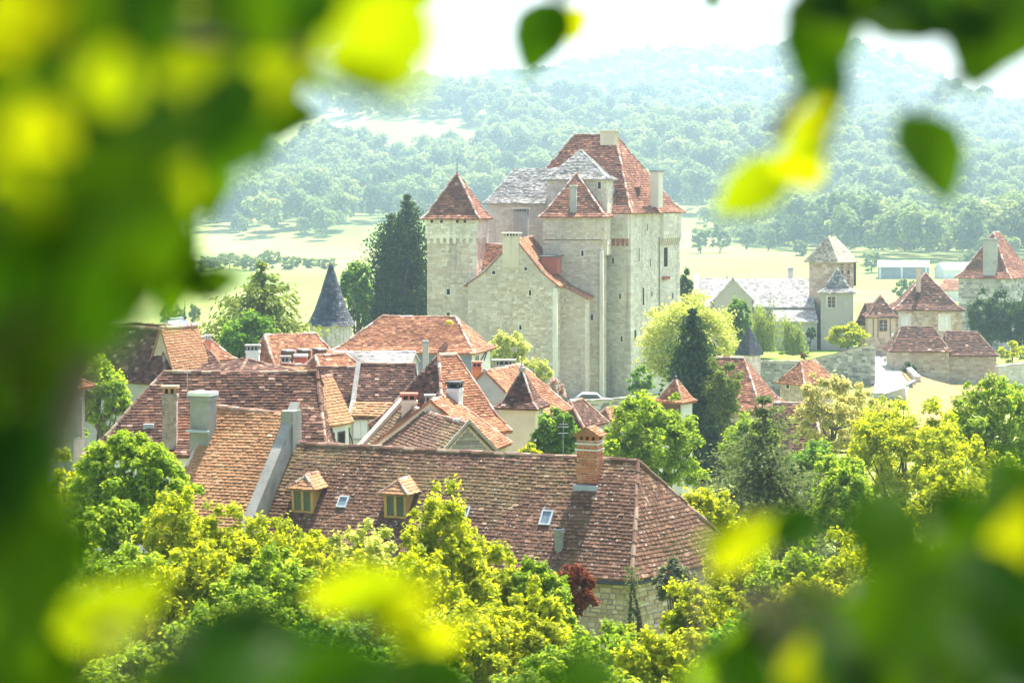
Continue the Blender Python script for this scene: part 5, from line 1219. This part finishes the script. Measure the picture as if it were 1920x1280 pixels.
# things in the street
fl = empty('flag_pole', (*at(1677, 663, 212)[:2], -20.2), 'small white and red cloth on a pole by the cottage', 'flag'); pole(fl, (*at(1677, 663, 212)[:2], -20.2), zat(620, 212), .03, (), 'pole')
mb = MB(); p = at(1677, 625, 212)
for i in range(6): mb.poly([p + np.array([-.3 + .1 * i, .05 * math.sin(i), -.0]), p + np.array([-.2 + .1 * i, .05 * math.sin(i + 1), 0]), p + np.array([-.2 + .1 * i, .05 * math.sin(i + 1), -.5]), p + np.array([-.3 + .1 * i, .05 * math.sin(i), -.5])])
mb.build('cloth', M['paint_white'], fl); mb = MB(); mb.box(p[:2], (1, 0), .3, .12, p[2] - .9, p[2] - .52, .4); mb.build('red_cloth', M['red_paint'], fl)
tb = empty('stone_bench', (*at(1668, 675, 208)[:2], float(hz(*at(1668, 675, 208)[:2])) + .12), 'pale stone bench at the roadside', 'bench'); p = at(1668, 675, 208); z = float(hz(p[0], p[1])) + .12
mb = MB(); mb.box(p[:2], (1, 0), 1.4, .5, z + .4, z + .52, .8); mb.build('seat', M['stone_pale'], tb)
for s in (-.5, .5): mb = MB(); mb.box((p[0] + s, p[1]), (1, 0), .16, .44, z - .05, z + .398, .4); mb.build('leg', M['stone_grey'], tb)

# car parked behind the low wall at the castle foot
cx, cyy = xat(1110, 180.5), 180.5; cz = float(hz(cx, cyy)) + .1; car = empty('parked_car', (cx, cyy, cz), 'small pale blue-grey car parked behind the low castle wall', 'car')
def carbody(prof, w, name, mat, y0=0.0):
    mb = MB(); n = len(prof)
    L_ = [(cx + a, cyy - w / 2, cz + b) for a, b in prof]; R2 = [(cx + a, cyy + w / 2, cz + b) for a, b in prof]
    mb.poly(L_); mb.poly(R2[::-1])
    for i in range(n): j = (i + 1) % n; mb.poly([L_[j], L_[i], R2[i], R2[j]])
    return mb.build(name, M[mat], car)
carbody([(-1.8, .3), (1.8, .3), (1.85, .75), (1.75, .85), (.95, .92), (.45, 1.38), (-.9, 1.42), (-1.6, .98), (-1.85, .8)], 1.6, 'body', 'lead')
carbody([(.78, .95), (.40, 1.30), (-.85, 1.33), (-1.4, .98)], 1.63, 'window', 'glass')
for sx in (-1.15, 1.15):
    for sy in (-.74, .74):
        mb = MB(); mb.tube([(cx + sx, cyy + sy - .09, cz + .31), (cx + sx, cyy + sy + .09, cz + .31)], .31, 16); wh = mb.build('wheel', M['metal_dark'], car); mb = MB(); mb.tube([(cx + sx, cyy + sy - .095, cz + .31), (cx + sx, cyy + sy + .095, cz + .31)], .18, 12); mb.build('rim', M['steel'], wh)
# ------------------------------------------------------------------ trees
def T(name, label, px, Y, top_py, rx, rz, mat, **k):
    """tree whose crown top is seen at column px, row top_py, distance Y; rx, rz: crown half-width and half-height in px"""
    s = Y / FPX; return tree(name, label, k.pop('cat', 'tree'), xat(px, Y), Y, zat(top_py, Y), (rx * s, rx * s * .95, rz * s), mat, **k)
T('conifer', 'tall dense dark conifer beside the left castle tower', 765, 196, 372, 78, 110, 'leaf_conifer', style='thuja', nleaf=20000, size=.36, seed=1, aspect=.5)
T('conifer', 'second dark conifer leaning against the tall one', 732, 197, 408, 78, 100, 'leaf_conifer', style='thuja', nleaf=13000, size=.36, seed=2, aspect=.5)
T('bright_shrub_tree', 'bright green tree at the foot of the dark conifers', 668, 192, 486, 36, 70, 'leaf_green', nleaf=4500, size=.35, seed=3, ncl=26)
T('cedar', 'spreading light green cedar left of the round tower', 490, 140, 495, 92, 100, 'leaf_cedar', style='cedar', nleaf=15000, size=.40, seed=4, aspect=.42)
T('cedar', 'dark lower cedar in front of the spreading one', 470, 136, 580, 60, 60, 'leaf_green', style='broad', nleaf=5000, size=.28, seed=5)
T('leafy_tree', 'round yellow-green tree behind the curved brown roof', 186, 88, 664, 60, 80, 'leaf_maple', nleaf=9500, size=.17, seed=6, ncl=40)
T('maple_tree', 'clumpy bright maple in front of the orange roof', 245, 50, 800, 112, 120, 'leaf_maple', nleaf=21000, size=.125, seed=7, ncl=90, cr=(.14, .26))
T('maple_tree', 'leafy maple at the left foot of the brown roof', 130, 54, 855, 75, 110, 'leaf_lime', nleaf=9000, size=.12, seed=77, ncl=60, cr=(.14, .26))
T('golden_tree', 'pale golden tree at the foot of the castle gable', 952, 158, 615, 44, 52, 'leaf_gold', nleaf=5500, size=.26, seed=8, ncl=34)
T('golden_tree', 'pale golden bush lower down by the castle base', 1005, 156, 668, 30, 40, 'leaf_gold', nleaf=3000, size=.24, seed=9, ncl=22)
T('blossom_shrub', 'pinkish shrub above the red gabled house', 1040, 140, 706, 22, 24, 'leaf_pink', nleaf=1200, size=.2, seed=10, ncl=14, cat='shrub')
T('golden_tree', 'large pale yellow tree right of the keep', 1290, 168, 545, 100, 100, 'leaf_gold', nleaf=18000, size=.27, seed=11, ncl=75)
T('spruce', 'dark spruce in front of the pale yellow tree', 1300, 126, 584, 96, 130, 'leaf_conifer', style='spruce', nleaf=20000, size=.42, seed=12, aspect=.4)
T('leafy_tree', 'olive green tree at the right foot of the spruce', 1352, 124, 672, 42, 70, 'leaf_cedar', nleaf=7000, size=.2, seed=13, ncl=40)
T('shrub', 'green shrub below the pale yellow tree', 1200, 160, 690, 28, 30, 'leaf_green', nleaf=2200, size=.24, seed=14, cat='shrub', ncl=18)
T('maple_tree', 'big bright green maple behind the long roof', 1218, 84, 732, 102, 112, 'leaf_maple', nleaf=24000, size=.16, seed=15, ncl=100, cr=(.14, .27))
T('leafy_tree', 'deep green tree beside the cream turret', 1040, 88, 766, 46, 60, 'leaf_green', nleaf=7000, size=.2, seed=16, ncl=40)
T('leafy_bush', 'low light green bush under the cream turret', 990, 84, 836, 34, 26, 'leaf_lime', nleaf=2500, size=.16, seed=17, cat='bush', ncl=20)
T('pine', 'blue-green pine with upturned branches', 1432, 68, 750, 200, 140, 'leaf_pine', style='pine', nleaf=34000, size=.19, seed=18, aspect=.36)
T('yellow_tree', 'thin pale yellow tree in front of the brown cottage', 1565, 104, 688, 96, 100, 'leaf_yellowing', nleaf=14000, size=.17, seed=19, ncl=55, cr=(.12, .24))
T('leafy_tree', 'bright lime tree between pine and dry bank', 1692, 78, 748, 130, 128, 'leaf_lime', nleaf=22000, size=.15, seed=20, ncl=85, cr=(.14, .27))
T('chestnut_tree', 'tall tree with pale flower tufts at the dry bank', 1868, 82, 698, 112, 120, 'leaf_maple', nleaf=22000, size=.155, seed=21, ncl=70, cr=(.16, .28), extra=[('leaf_willow', 2200, .16)])
T('leafy_tree', 'dark green tree behind the lower barn', 1858, 226, 543, 46, 66, 'leaf_dark', nleaf=7000, size=.4, seed=22, ncl=40)
T('leafy_tree', 'dark tree at the end of the barn wall', 1925, 224, 540, 40, 70, 'leaf_dark', nleaf=6000, size=.4, seed=23, ncl=36)
T('hedge_bush', 'light green bush at the end of the barn', 1900, 205, 640, 30, 22, 'leaf_lime', nleaf=1800, size=.3, seed=24, cat='bush', ncl=14)
T('round_bush', 'rounded bright bush on the church lawn', 1590, 199, 605, 42, 27, 'leaf_lime', nleaf=4500, size=.26, seed=25, cat='bush', ncl=30, zbase=-16.5)
T('willow', 'pale feathery willow before the nave', 1430, 206, 552, 40, 62, 'leaf_willow', nleaf=5500, size=.3, seed=26, style='weep', aspect=.3, zbase=-16.5)
T('willow', 'narrow pale willow by the stair turret', 1487, 202, 582, 27, 50, 'leaf_willow', nleaf=4200, size=.28, seed=27, style='weep', aspect=.3, zbase=-16.5)
T('leafy_tree', 'dark bushy tree under the transept gable', 1386, 200, 552, 26, 52, 'leaf_green', nleaf=3500, size=.34, seed=28, ncl=26, zbase=-17)
T('dark_shrub', 'small dark shrub against the church turret', 1520, 207, 608, 13, 20, 'leaf_dark', nleaf=900, size=.26, seed=29, cat='shrub', ncl=9, zbase=-16.6)
T('flowering_shrub', 'small reddish shrub above the retaining wall', 1508, 197, 661, 9, 7, 'leaf_red', nleaf=500, size=.16, seed=30, cat='shrub', ncl=7, zbase=-16)
T('leafy_tree', 'dark tree at the right foot of the keep', 1283, 205, 506, 18, 40, 'leaf_dark', nleaf=2200, size=.36, seed=31, ncl=16)
T('ivy', 'green climber covering a post by the white annexe', 643, 92, 766, 15, 32, 'leaf_green', nleaf=2200, size=.15, seed=32, cat='climber', ncl=22)
T('ivy', 'green ivy hanging on the roadside pier', 1703, 186.4, 722, 8, 20, 'leaf_green', nleaf=600, size=.2, seed=33, cat='climber', ncl=9)
T('ivy', 'dark ivy on the wall of the stone barn', 1706, 197.5, 674, 16, 26, 'leaf_dark', nleaf=900, size=.22, seed=34, cat='climber', ncl=14)
T('leafy_tree', 'mid-green tree hiding the stone wall under the orange roof', 205, 47, 930, 80, 110, 'leaf_maple', nleaf=12000, size=.11, seed=80, ncl=60, cr=(.14, .26))
T('leafy_tree', 'light green tree under the tall dark red hipped roof', 1405, 106, 772, 62, 70, 'leaf_maple', nleaf=7000, size=.19, seed=81, ncl=40)
T('leafy_tree', 'fresh green tree under the brown cottage roof', 1520, 96, 826, 62, 70, 'leaf_green', nleaf=7000, size=.18, seed=82, ncl=40)
T('leafy_tree', 'lime tree between the dry bank and the thin yellow tree', 1645, 112, 742, 52, 80, 'leaf_lime', nleaf=7000, size=.18, seed=83, ncl=40)
T('leafy_tree', 'yellow-green tree between the lime and the chestnut', 1782, 74, 786, 84, 110, 'leaf_lime', nleaf=12000, size=.14, seed=84, ncl=60, cr=(.14, .27))
T('leafy_tree', 'fresh green tree right of the pine', 1570, 74, 842, 70, 90, 'leaf_maple', nleaf=10000, size=.14, seed=85, ncl=50, cr=(.14, .27))
T('leafy_tree', 'low lime trees filling the gap right of the long house', 1330, 62, 905, 60, 95, 'leaf_lime', nleaf=8000, size=.15, seed=35, ncl=50)
T('leafy_tree', 'light green tree under the pine', 1585, 66, 868, 62, 80, 'leaf_maple', nleaf=8000, size=.16, seed=36, ncl=50)
T('leafy_tree', 'lime tree right below the chestnut', 1790, 64, 862, 90, 100, 'leaf_lime', nleaf=10000, size=.16, seed=37, ncl=60)
T('leafy_tree', 'green tree at the right edge behind the blurred leaves', 1915, 60, 850, 80, 110, 'leaf_maple', nleaf=9000, size=.16, seed=38, ncl=50)
# slope below the viewpoint: a row of lime-green trees
FT = [(60, 44, 985, 110, 130, 'leaf_maple', 'broad-crowned maple low on the left slope'), (330, 46, 905, 85, 120, 'leaf_lime', 'lime-green tree under the orange roof'), (445, 44, 948, 80, 110, 'leaf_lime', 'lime-green tree with dense rounded crown below the parapet gable'),
      (560, 43, 968, 85, 110, 'leaf_lime', 'yellow-green tree under the first dormer'), (690, 42, 985, 80, 110, 'leaf_gold', 'golden-green tree between the dormers'), (830, 43, 930, 85, 130, 'leaf_lime', 'tall yellow-green tree in front of the second dormer'),
      (930, 45, 1010, 85, 110, 'leaf_lime', 'yellow-green tree in front of the skylight'), (1010, 44, 1045, 60, 90, 'leaf_maple', 'layered green tree left of the copper shrub'), (250, 42, 1000, 90, 110, 'leaf_maple', 'mid-green maple below the clumpy maple'),
      (140, 38, 1080, 100, 120, 'leaf_green', 'green tree on the lower left slope'), (420, 37, 1090, 110, 120, 'leaf_maple', 'maple in the shade of the left slope'), (640, 36, 1110, 110, 120, 'leaf_green', 'green tree in the hollow below the long house'),
      (860, 37, 1120, 110, 120, 'leaf_lime', 'lime-green tree in the hollow'), (1180, 40, 1160, 90, 100, 'leaf_maple', 'small maple under the stone hip end'), (1330, 42, 1085, 90, 110, 'leaf_lime', 'lime-green tree right of the stone hip end'),
      (1480, 46, 1010, 90, 120, 'leaf_maple', 'leafy maple below the pine'), (1640, 46, 985, 100, 130, 'leaf_lime', 'lime tree on the right slope'), (1800, 44, 1000, 110, 140, 'leaf_green', 'green tree on the right slope'),
      (1060, 34, 1190, 110, 110, 'leaf_maple', 'low maple at the foot of the slope'), (1420, 36, 1150, 110, 120, 'leaf_green', 'green tree low on the right slope'), (1620, 36, 1130, 110, 120, 'leaf_maple', 'maple low on the right slope'), (1850, 34, 1120, 120, 130, 'leaf_green', 'dark-shaded tree at the right foot of the slope'),
      (20, 50, 930, 90, 130, 'leaf_green', 'green tree behind the blurred leaves at the left edge'), (380, 40, 1010, 90, 110, 'leaf_lime', 'lime-green tree filling the slope under the orange roof'), (500, 39, 1030, 90, 110, 'leaf_maple', 'maple filling the slope under the parapet gable'), (760, 39, 1030, 90, 110, 'leaf_lime', 'lime-green tree filling the slope under the second dormer'), (620, 40, 1020, 80, 110, 'leaf_lime', 'yellow-green tree filling the slope between the dormers'),
      (980, 38, 1100, 90, 110, 'leaf_lime', 'lime-green tree left of the copper shrub'), (1250, 36, 1180, 100, 110, 'leaf_lime', 'lime-green tree at the foot of the stone wall'), (1540, 41, 1050, 100, 130, 'leaf_lime', 'lime-green tree under the leafy maple'), (1720, 40, 1040, 100, 130, 'leaf_maple', 'broad maple filling the right slope'), (1400, 52, 985, 80, 110, 'leaf_lime', 'lime-green tree at the foot of the pine'),
      (250, 31, 1190, 120, 120, 'leaf_maple', 'near maple on the left slope'), (760, 30, 1210, 120, 110, 'leaf_green', 'near green tree in the hollow')]
for i, (px, Y, tp, rx, rz, mt, lab) in enumerate(FT):
    T('slope_tree', lab, px, Y, tp, rx * 1.3, rz * 1.45, mt, nleaf=20000, size=.085 + .0005 * Y, seed=100 + i, ncl=95, cr=(.13, .26), group='trees on the slope below the viewpoint')
T('copper_shrub', 'dark red copper-leaved shrub at the stone hip end', 1078, 52, 1045, 42, 60, 'leaf_red', nleaf=4500, size=.12, seed=140, ncl=34, cat='shrub')
T('young_conifer', 'small blue-green young conifer before the stone wall', 1186, 50, 1068, 32, 60, 'leaf_pine', style='spruce', nleaf=2500, size=.13, seed=141, aspect=.3)
T('olive_shrub', 'grey-green shrub with pale flowers by the stone wall', 1270, 53, 1050, 50, 45, 'leaf_olive', nleaf=3500, size=.11, seed=142, cat='shrub', ncl=30)
# far trees in the valley
proto = None
VT = [(395, 560, 480, 26), (430, 575, 470, 28), (470, 565, 476, 26), (505, 590, 468, 26), (545, 580, 478, 24), (585, 600, 482, 20), (355, 520, 486, 28), (615, 590, 490, 18), (1313, 720, 418, 20), (1350, 720, 416, 22), (1400, 760, 415, 22), (1440, 740, 424, 20), (310, 340, 588, 14), (335, 338, 592, 16), (365, 345, 590, 12), (1690, 430, 522, 18), (1712, 432, 527, 14), (150, 360, 590, 18), (1500, 690, 452, 16), (1635, 590, 468, 22), (1820, 600, 470, 26)]
for i, (px, Y, tp, rx) in enumerate(VT):
    s = Y / FPX; rg_ = np.random.default_rng(900 + i); x = xat(px, Y); zb = float(hz(x, Y)) - .2; top = zat(tp, Y); Rz = max(2.0, (top - zb) * .54)
    if px in (310, 335, 365): lab, grp = 'low dark field tree just behind the pale metal roof', 'dark trees behind the pale metal roof'
    elif px == 150: lab, grp = 'lone meadow tree half hidden by the near leaves', None
    elif px < 640: lab, grp = 'hazy hedgerow tree in the row across the left meadows', 'hedgerow trees across the left meadows'
    elif px in (1313, 1350, 1400, 1440): lab, grp = 'hazy tree on the field edge between keep and church tower', 'field edge trees behind the keep'
    elif px in (1690, 1712): lab, grp = 'bluish tree between the church tower and the pavilion chimney', 'pair of trees before the farm sheds'
    else: lab, grp = {1500: 'small hazy tree just left of the belfry roof', 1635: 'round hazy tree between belfry and farm shed', 1820: 'hazy tree between farm shed and manor'}[px], None
    tree('valley_tree', lab, 'tree', x, Y, max(top, zb + 3.5), (rx * s, rx * s, Rz), 'leaf_forest', nleaf=1700, size=.62 * Y / 560, seed=300 + i, ncl=20, group=grp)
# ------------------------------------------------------------------ leaves close to the viewpoint
def near_leaf_mesh(name, wid, curl, var, seed):
    rg = np.random.default_rng(seed); n = 9; v = []; f = []; vr = []
    for i in range(n):
        t = i / (n - 1); w = wid * (math.sin(math.pi * t ** .85) ** .8 if 0 < t < 1 else 0.0) * (1 + .05 * math.sin(i * 2.7)); zc = -curl * (t - .2) ** 2
        y = t; fold = .22 * w
        v += [(-w, y, zc + fold), (-w * .5, y, zc + fold * .35), (0, y, zc), (w * .5, y, zc + fold * .35), (w, y, zc + fold)]
    for i in range(n - 1):
        for j in range(4): f.append((i * 5 + j, i * 5 + j + 1, i * 5 + j + 6, i * 5 + j + 5)); vr.append(var)
    b = len(v); v += [(-.012, -.35, .02), (.012, -.35, .02), (.012, .02, -.004), (-.012, .02, -.004)]; f.append((b, b + 1, b + 2, b + 3)); vr.append(0)
    me = bpy.data.meshes.new(name); me.from_pydata(v, [], f); a = me.attributes.new('var', 'FLOAT', 'FACE'); a.data.foreach_set('value', np.array(vr, np.float32))
    me.polygons.foreach_set('use_smooth', np.ones(len(f), bool)); me.materials.append(M['leaf_near']); return me
NL = [near_leaf_mesh('leaf', .30 + .05 * (k % 3), .25 + .12 * (k % 4), [.0, .2, .75, 1.0][k % 4], k) for k in range(8)]  # dark and bright leaf copies: shade and glow put into the colour
def put_leaf(root, p, length, d, nrm, k):
    """a leaf whose middle is at p, pointing along d, face along nrm"""
    z = Vector(nrm).normalized(); y = Vector(d); y = (y - z * y.dot(z)).normalized(); x = y.cross(z)
    o = bpy.data.objects.new('leaf', NL[k % len(NL)]); col.objects.link(o); o.parent = root
    base = Vector(p) - y * length * .5 - Vector(ORG[root.name].tolist())
    m = Matrix((x, y, z)).transposed().to_4x4(); o.matrix_local = Matrix.Translation(base) @ m @ Matrix.Scale(length, 4); return base + Vector(ORG[root.name].tolist())
def bough(root, pts, r0, r1, name='branch'):
    mb = MB(); n = len(pts); mb.tube([np.array(p) for p in pts], [r0 + (r1 - r0) * i / (n - 1) for i in range(n)], 8); return mb.build(name, M['bark'], root, smooth=True)
def near_tree(name, label, trunk, boughs, spec, canopy, seed, limb=None):
    """trunk: list of points; boughs: lists of points; spec: leaves (px, py, Y, size_m, roll_deg); canopy: backing clumps and unseen ones added for shade"""
    rg = np.random.default_rng(seed); b0 = np.array(trunk[0]); root = empty(name, b0, label, 'tree')
    bough(root, trunk, *((.09, .05) if limb or 'overhanging' in name else (.018, .012)), 'trunk')
    for b in boughs: bough(root, b, *((.010, .004) if 'overhanging' in name else (.0035, .0018)))
    if limb: bough(root, limb, .024, .020, 'limb')
    allp = np.array([q for b in boughs for q in b])
    tw = MB()
    for i, (px, py, Y, s, roll, tilt) in enumerate(spec):
        p = at(px, py, Y); a = R_(roll); d = np.array([math.sin(a), rg.uniform(-.3, .3), math.cos(a)]); nrm = np.array([rg.uniform(-.3, .3), -1.0, tilt])
        kk = int(rg.integers(0, 2)); base = np.array(put_leaf(root, p, s, d, nrm, (kk if tilt > .25 else 2 + kk) + 4 * int(rg.integers(0, 2))))  # tilt picks the copy: dark colour for shaded leaves, bright for backlit ones
        q = allp[np.argmin(((allp - base) ** 2).sum(1))]; mid = (base + q) / 2 + rg.normal(size=3) * .01
        kt = 1.0 if 'overhanging' in name else .4; tw.tube([q, mid, base], [.0022 * kt, .0016 * kt, .0011 * kt], 5)
        if len(spec) < 60: tw.build('twig', M['bark'], root); tw = MB()
    if tw.v: tw.build('twig', M['bark'], root)['kind'] = 'stuff'
    for cn in (canopy or []):
        V, v = clump_leaves(cn[0], cn[1], cn[2], rg, .6); v = v * (.35 if len(cn[0]) > 30 else .7); add_obj('crown', fast_mesh('crown', V - ORG[root.name], LEAF_F, v), M['leaf_near'], root)  # crown leaf colour is darkened to paint in shade, most in the left tree
    return root
rgn = np.random.default_rng(77)
def mass(n, x0, x1, y0, y1, Y0, Y1, s0, s1, tilt=(.0, .8), hang=180, spread=70, keep=None):
    out = []
    while len(out) < n:
        px, py = rgn.uniform(x0, x1), rgn.uniform(y0, y1)
        if keep is not None and not keep(px, py): continue
        Y = rgn.uniform(Y0, Y1); out.append((px, py, Y, rgn.uniform(s0, s1), hang + rgn.uniform(-spread, spread), rgn.uniform(*tilt)))
    return out
G = lambda x, y: float(hz(x, y)) - .1
# left tree
def keepL(px, py):
    lim = np.interp(py, [-60, 60, 130, 200, 300, 420, 520, 600, 700, 820, 900, 1000, 1300], [740, 680, 580, 530, 410, 340, 320, 190, 110, 70, 90, 110, 130])
    return px < lim - 40
specL = mass(60, -60, 740, -60, 640, 1.8, 2.6, .07, .10, (.4, 1.1), 200, 60, keepL) + mass(30, -60, 330, 100, 560, 1.2, 2.0, .07, .10, (.4, 1.1), 200, 60, keepL) + mass(40, -60, 150, 560, 1300, 1.5, 2.4, .07, .1, (.4, 1.1), 190, 60, keepL) + mass(70, -60, 740, -60, 640, .95, 1.7, .05, .08, (.1, 1.0), 200, 60, keepL) + mass(26, -60, 330, 150, 520, .8, 1.1, .05, .075, (.3, 1.0), 200, 50, keepL) + mass(26, -60, 150, 560, 1280, .9, 1.5, .05, .08, (.2, 1.0), 190, 60, keepL)
specL += [(690, 120, 1.0, .085, 228, -.7), (730, 60, 1.05, .07, 215, -.7), (200, 165, .8, .04, 200, -.7), (65, 265, .8, .04, 185, -.7), (30, 370, .78, .04, 185, -.7), (450, 250, 1.3, .07, 215, .4)]
trL = [(-1.35, 1.15, G(-1.35, 1.15)), (-1.2, 1.2, -.6), (-.95, 1.28, .5), (-.75, 1.35, 1.4), (-.6, 1.4, 2.3)]
bL = [[(-.75, 1.35, 1.4), (-.50, 1.3, .55), (-.36, 1.22, .16), (-.24, 1.15, .03)], [(-.95, 1.28, .5), (-.55, 1.25, .22), (-.30, 1.22, .10), (-.12, 1.2, .085)], [(-1.2, 1.2, -.6), (-.62, 1.12, -.30), (-.36, 1.1, -.17), (-.27, 1.08, -.12)], [(-.95, 1.28, .5), (-.6, 1.2, .1), (-.4, 1.15, -.05), (-.30, 1.12, -.1)]]
limbL = [tuple(at(a, b, y)) for a, b, y in ((-90, 1500, 1.45), (-30, 1200, 1.5), (50, 900, 1.6), (150, 640, 1.7), (290, 350, 1.75), (420, 80, 1.8), (560, -300, 1.9))]
def backing(n, keep, x0, x1, y0, y1, Y0, Y1, r0, r1):
    out = []
    while len(out) < n:
        px, py = rgn.uniform(x0, x1), rgn.uniform(y0, y1)
        if not keep(px, py): continue
        Y = rgn.uniform(Y0, Y1); p = at(px, py, Y); r = rgn.uniform(r0, r1, 3); out.append([*p, *r])
    return out
shadeL = [(backing(90, lambda a, b: keepL(a + 90, b), -300, 640, -250, 1400, 1.9, 3.4, .06, .13), 9000, .09), (broad_clumps((-.62, 1.85, 1.15), (.64, .95, .45), 40, rgn, .1, (.2, .4)), 9000, .10), (broad_clumps((-1.0, 3.4, 1.75), (1.15, 2.0, .75), 60, rgn, .1, (.2, .4)), 13000, .12), (broad_clumps((-.4, -1.6, .3), (2.2, .9, 1.7), 60, rgn, .1, (.2, .4)), 14000, .12)]  # backing, then unseen clumps overhead and behind, added to shade the left leaves
near_tree('overhanging_tree', 'leafy tree on the left whose dark blurred leaves frame the view', trL, bL, specL, shadeL, 1, limbL)
# right tree, a few hanging leaves
specR = [(1015, 65, 2.0, .09, 200, .5), (1050, 50, 2.05, .075, 230, -.6), (1335, -6, 2.2, .04, 180, .8), (1540, 60, 1.55, .11, 190, .6), (1545, 150, 1.6, .075, 175, .6), (1520, 235, 1.55, .055, 190, -.7), (1505, 280, 1.6, .06, 200, -.8), (1415, 350, 1.9, .085, 235, .1), (1490, 320, 1.85, .07, 215, -.8), (1745, 285, 2.0, .10, 160, .7),
         (1700, 15, 1.6, .10, 95, .6), (1780, 20, 1.6, .10, 100, .5), (1850, 55, 1.6, .10, 195, .6), (1830, 20, 1.65, .08, 140, .6), (1610, 5, 1.5, .09, 80, .6), (1900, 10, 1.7, .08, 160, .5), (1560, 10, 1.5, .08, 170, .6), (1700, -30, 1.5, .09, 120, .6), (1930, 40, 1.7, .08, 200, .6)]
trR = [(1.9, 1.9, G(1.9, 1.9)), (1.8, 1.85, -.4), (1.55, 1.8, .8), (1.3, 1.75, 1.6), (1.1, 1.7, 2.3)]
bR = [[(1.55, 1.8, .8), (.9, 1.75, .45), (.45, 1.68, .22), (.28, 1.6, .165), (.23, 1.58, .10)], [(.9, 1.75, .45), (.5, 1.9, .33), (.2, 2.0, .24), (.05, 2.02, .20)], [(1.3, 1.75, 1.6), (.9, 1.95, .5), (.55, 2.0, .22), (.43, 2.0, .10)], [(.28, 1.6, .165), (.26, 1.75, .10), (.24, 1.85, .05)]]
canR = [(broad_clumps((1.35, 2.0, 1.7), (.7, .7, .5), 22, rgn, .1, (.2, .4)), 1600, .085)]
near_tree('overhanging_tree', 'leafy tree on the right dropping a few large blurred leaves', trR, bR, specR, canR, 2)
# shrubs at the foot of the view
def keepB(px, py): return py > np.interp(px, [1250, 1400, 1500, 1700, 1800, 1960], [1300, 1230, 1160, 1060, 960, 900])
specB = mass(60, 1320, 1980, 920, 1340, 1.1, 2.0, .055, .085, (.2, 1.1), 20, 75, keepB) + [(1400, 1010, 1.7, .085, 70, -.8), (1380, 1030, 1.6, .06, 50, -.8), (1850, 1150, 1.3, .06, 40, -.7), (1890, 1030, 1.3, .06, 20, -.7), (1660, 985, 1.5, .08, 10, .5), (1500, 985, 1.7, .06, 60, .6)]
xb, yb = .42, 1.9; bB = [[(xb, yb, G(xb, yb)), (.40, 1.85, -1.2), (.36, 1.75, -.6), (.33, 1.6, -.36)], [(xb, yb, -1.4), (.28, 1.7, -.8), (.20, 1.55, -.42), (.17, 1.5, -.30)], [(.36, 1.75, -.6), (.42, 1.65, -.4), (.40, 1.55, -.26)], [(.28, 1.7, -.8), (.16, 1.8, -.45), (.18, 1.88, -.33)]]
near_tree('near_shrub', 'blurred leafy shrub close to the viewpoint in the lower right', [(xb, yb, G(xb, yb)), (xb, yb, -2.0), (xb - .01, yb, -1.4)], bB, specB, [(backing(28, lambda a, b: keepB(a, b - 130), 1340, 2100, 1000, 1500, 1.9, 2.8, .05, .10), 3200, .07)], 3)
bpy.data.objects['near_shrub']['category'] = 'shrub'
def keepC(px, py): return py > np.interp(px, [-60, 60, 330, 420, 560, 640, 900, 1200], [1230, 1260, 1250, 1150, 1140, 1240, 1230, 1260]) 
specC = mass(16, -60, 1250, 1200, 1360, 1.0, 1.7, .055, .08, (.3, 1.0), 0, 70, keepC) + [(195, 1155, 1.35, .085, 85, -.8), (160, 1170, 1.4, .06, 95, -.8), (240, 1145, 1.45, .06, 80, -.8), (690, 1105, 1.5, .075, 75, -.8), (640, 1110, 1.55, .06, 60, -.8), (760, 1140, 1.5, .07, 95, -.8), (800, 1200, 1.5, .06, 110, -.6), (450, 1190, 1.2, .07, 20, .8), (400, 1215, 1.2, .07, -20, .9), (500, 1205, 1.2, .07, 60, .8), (440, 1250, 1.1, .07, 40, .8), (360, 1270, 1.2, .07, 10, .8)]
xc, yc = -.16, 1.6; bC = [[(xc, yc, G(xc, yc)), (-.15, 1.55, -1.2), (-.13, 1.5, -.6), (-.11, 1.48, -.34)], [(xc, yc, -1.3), (-.26, 1.45, -.7), (-.30, 1.4, -.36), (-.29, 1.38, -.29)], [(-.15, 1.55, -1.2), (-.05, 1.5, -.6), (-.03, 1.5, -.36)]]
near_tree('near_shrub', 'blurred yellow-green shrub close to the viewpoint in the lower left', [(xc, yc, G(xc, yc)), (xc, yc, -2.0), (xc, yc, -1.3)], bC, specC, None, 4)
for o in bpy.data.objects:
    if o.name.startswith('near_shrub'): o['category'] = 'shrub'

# ------------------------------------------------------------------ haze
m, t, out = nt('haze_air'); pv = N(t, 'ShaderNodeVolumePrincipled'); pv.inputs['Color'].default_value = (.58, .80, 1.0, 1); pv.inputs['Density'].default_value = HAZE; pv.inputs['Anisotropy'].default_value = 0.3
t.links.new(pv.outputs[0], out.inputs['Volume'])
mb = MB(); mb.hexa([(-2420, -85, -27.5), (2420, -85, -27.5), (2420, 3270, -27.5), (-2420, 3270, -27.5), (-2420, -85, 205), (2420, -85, 205), (2420, 3270, 205), (-2420, 3270, 205)])
hz_o = mb.build('haze', m); tag(hz_o, 'pale summer haze filling the valley air', 'haze', kind='stuff')
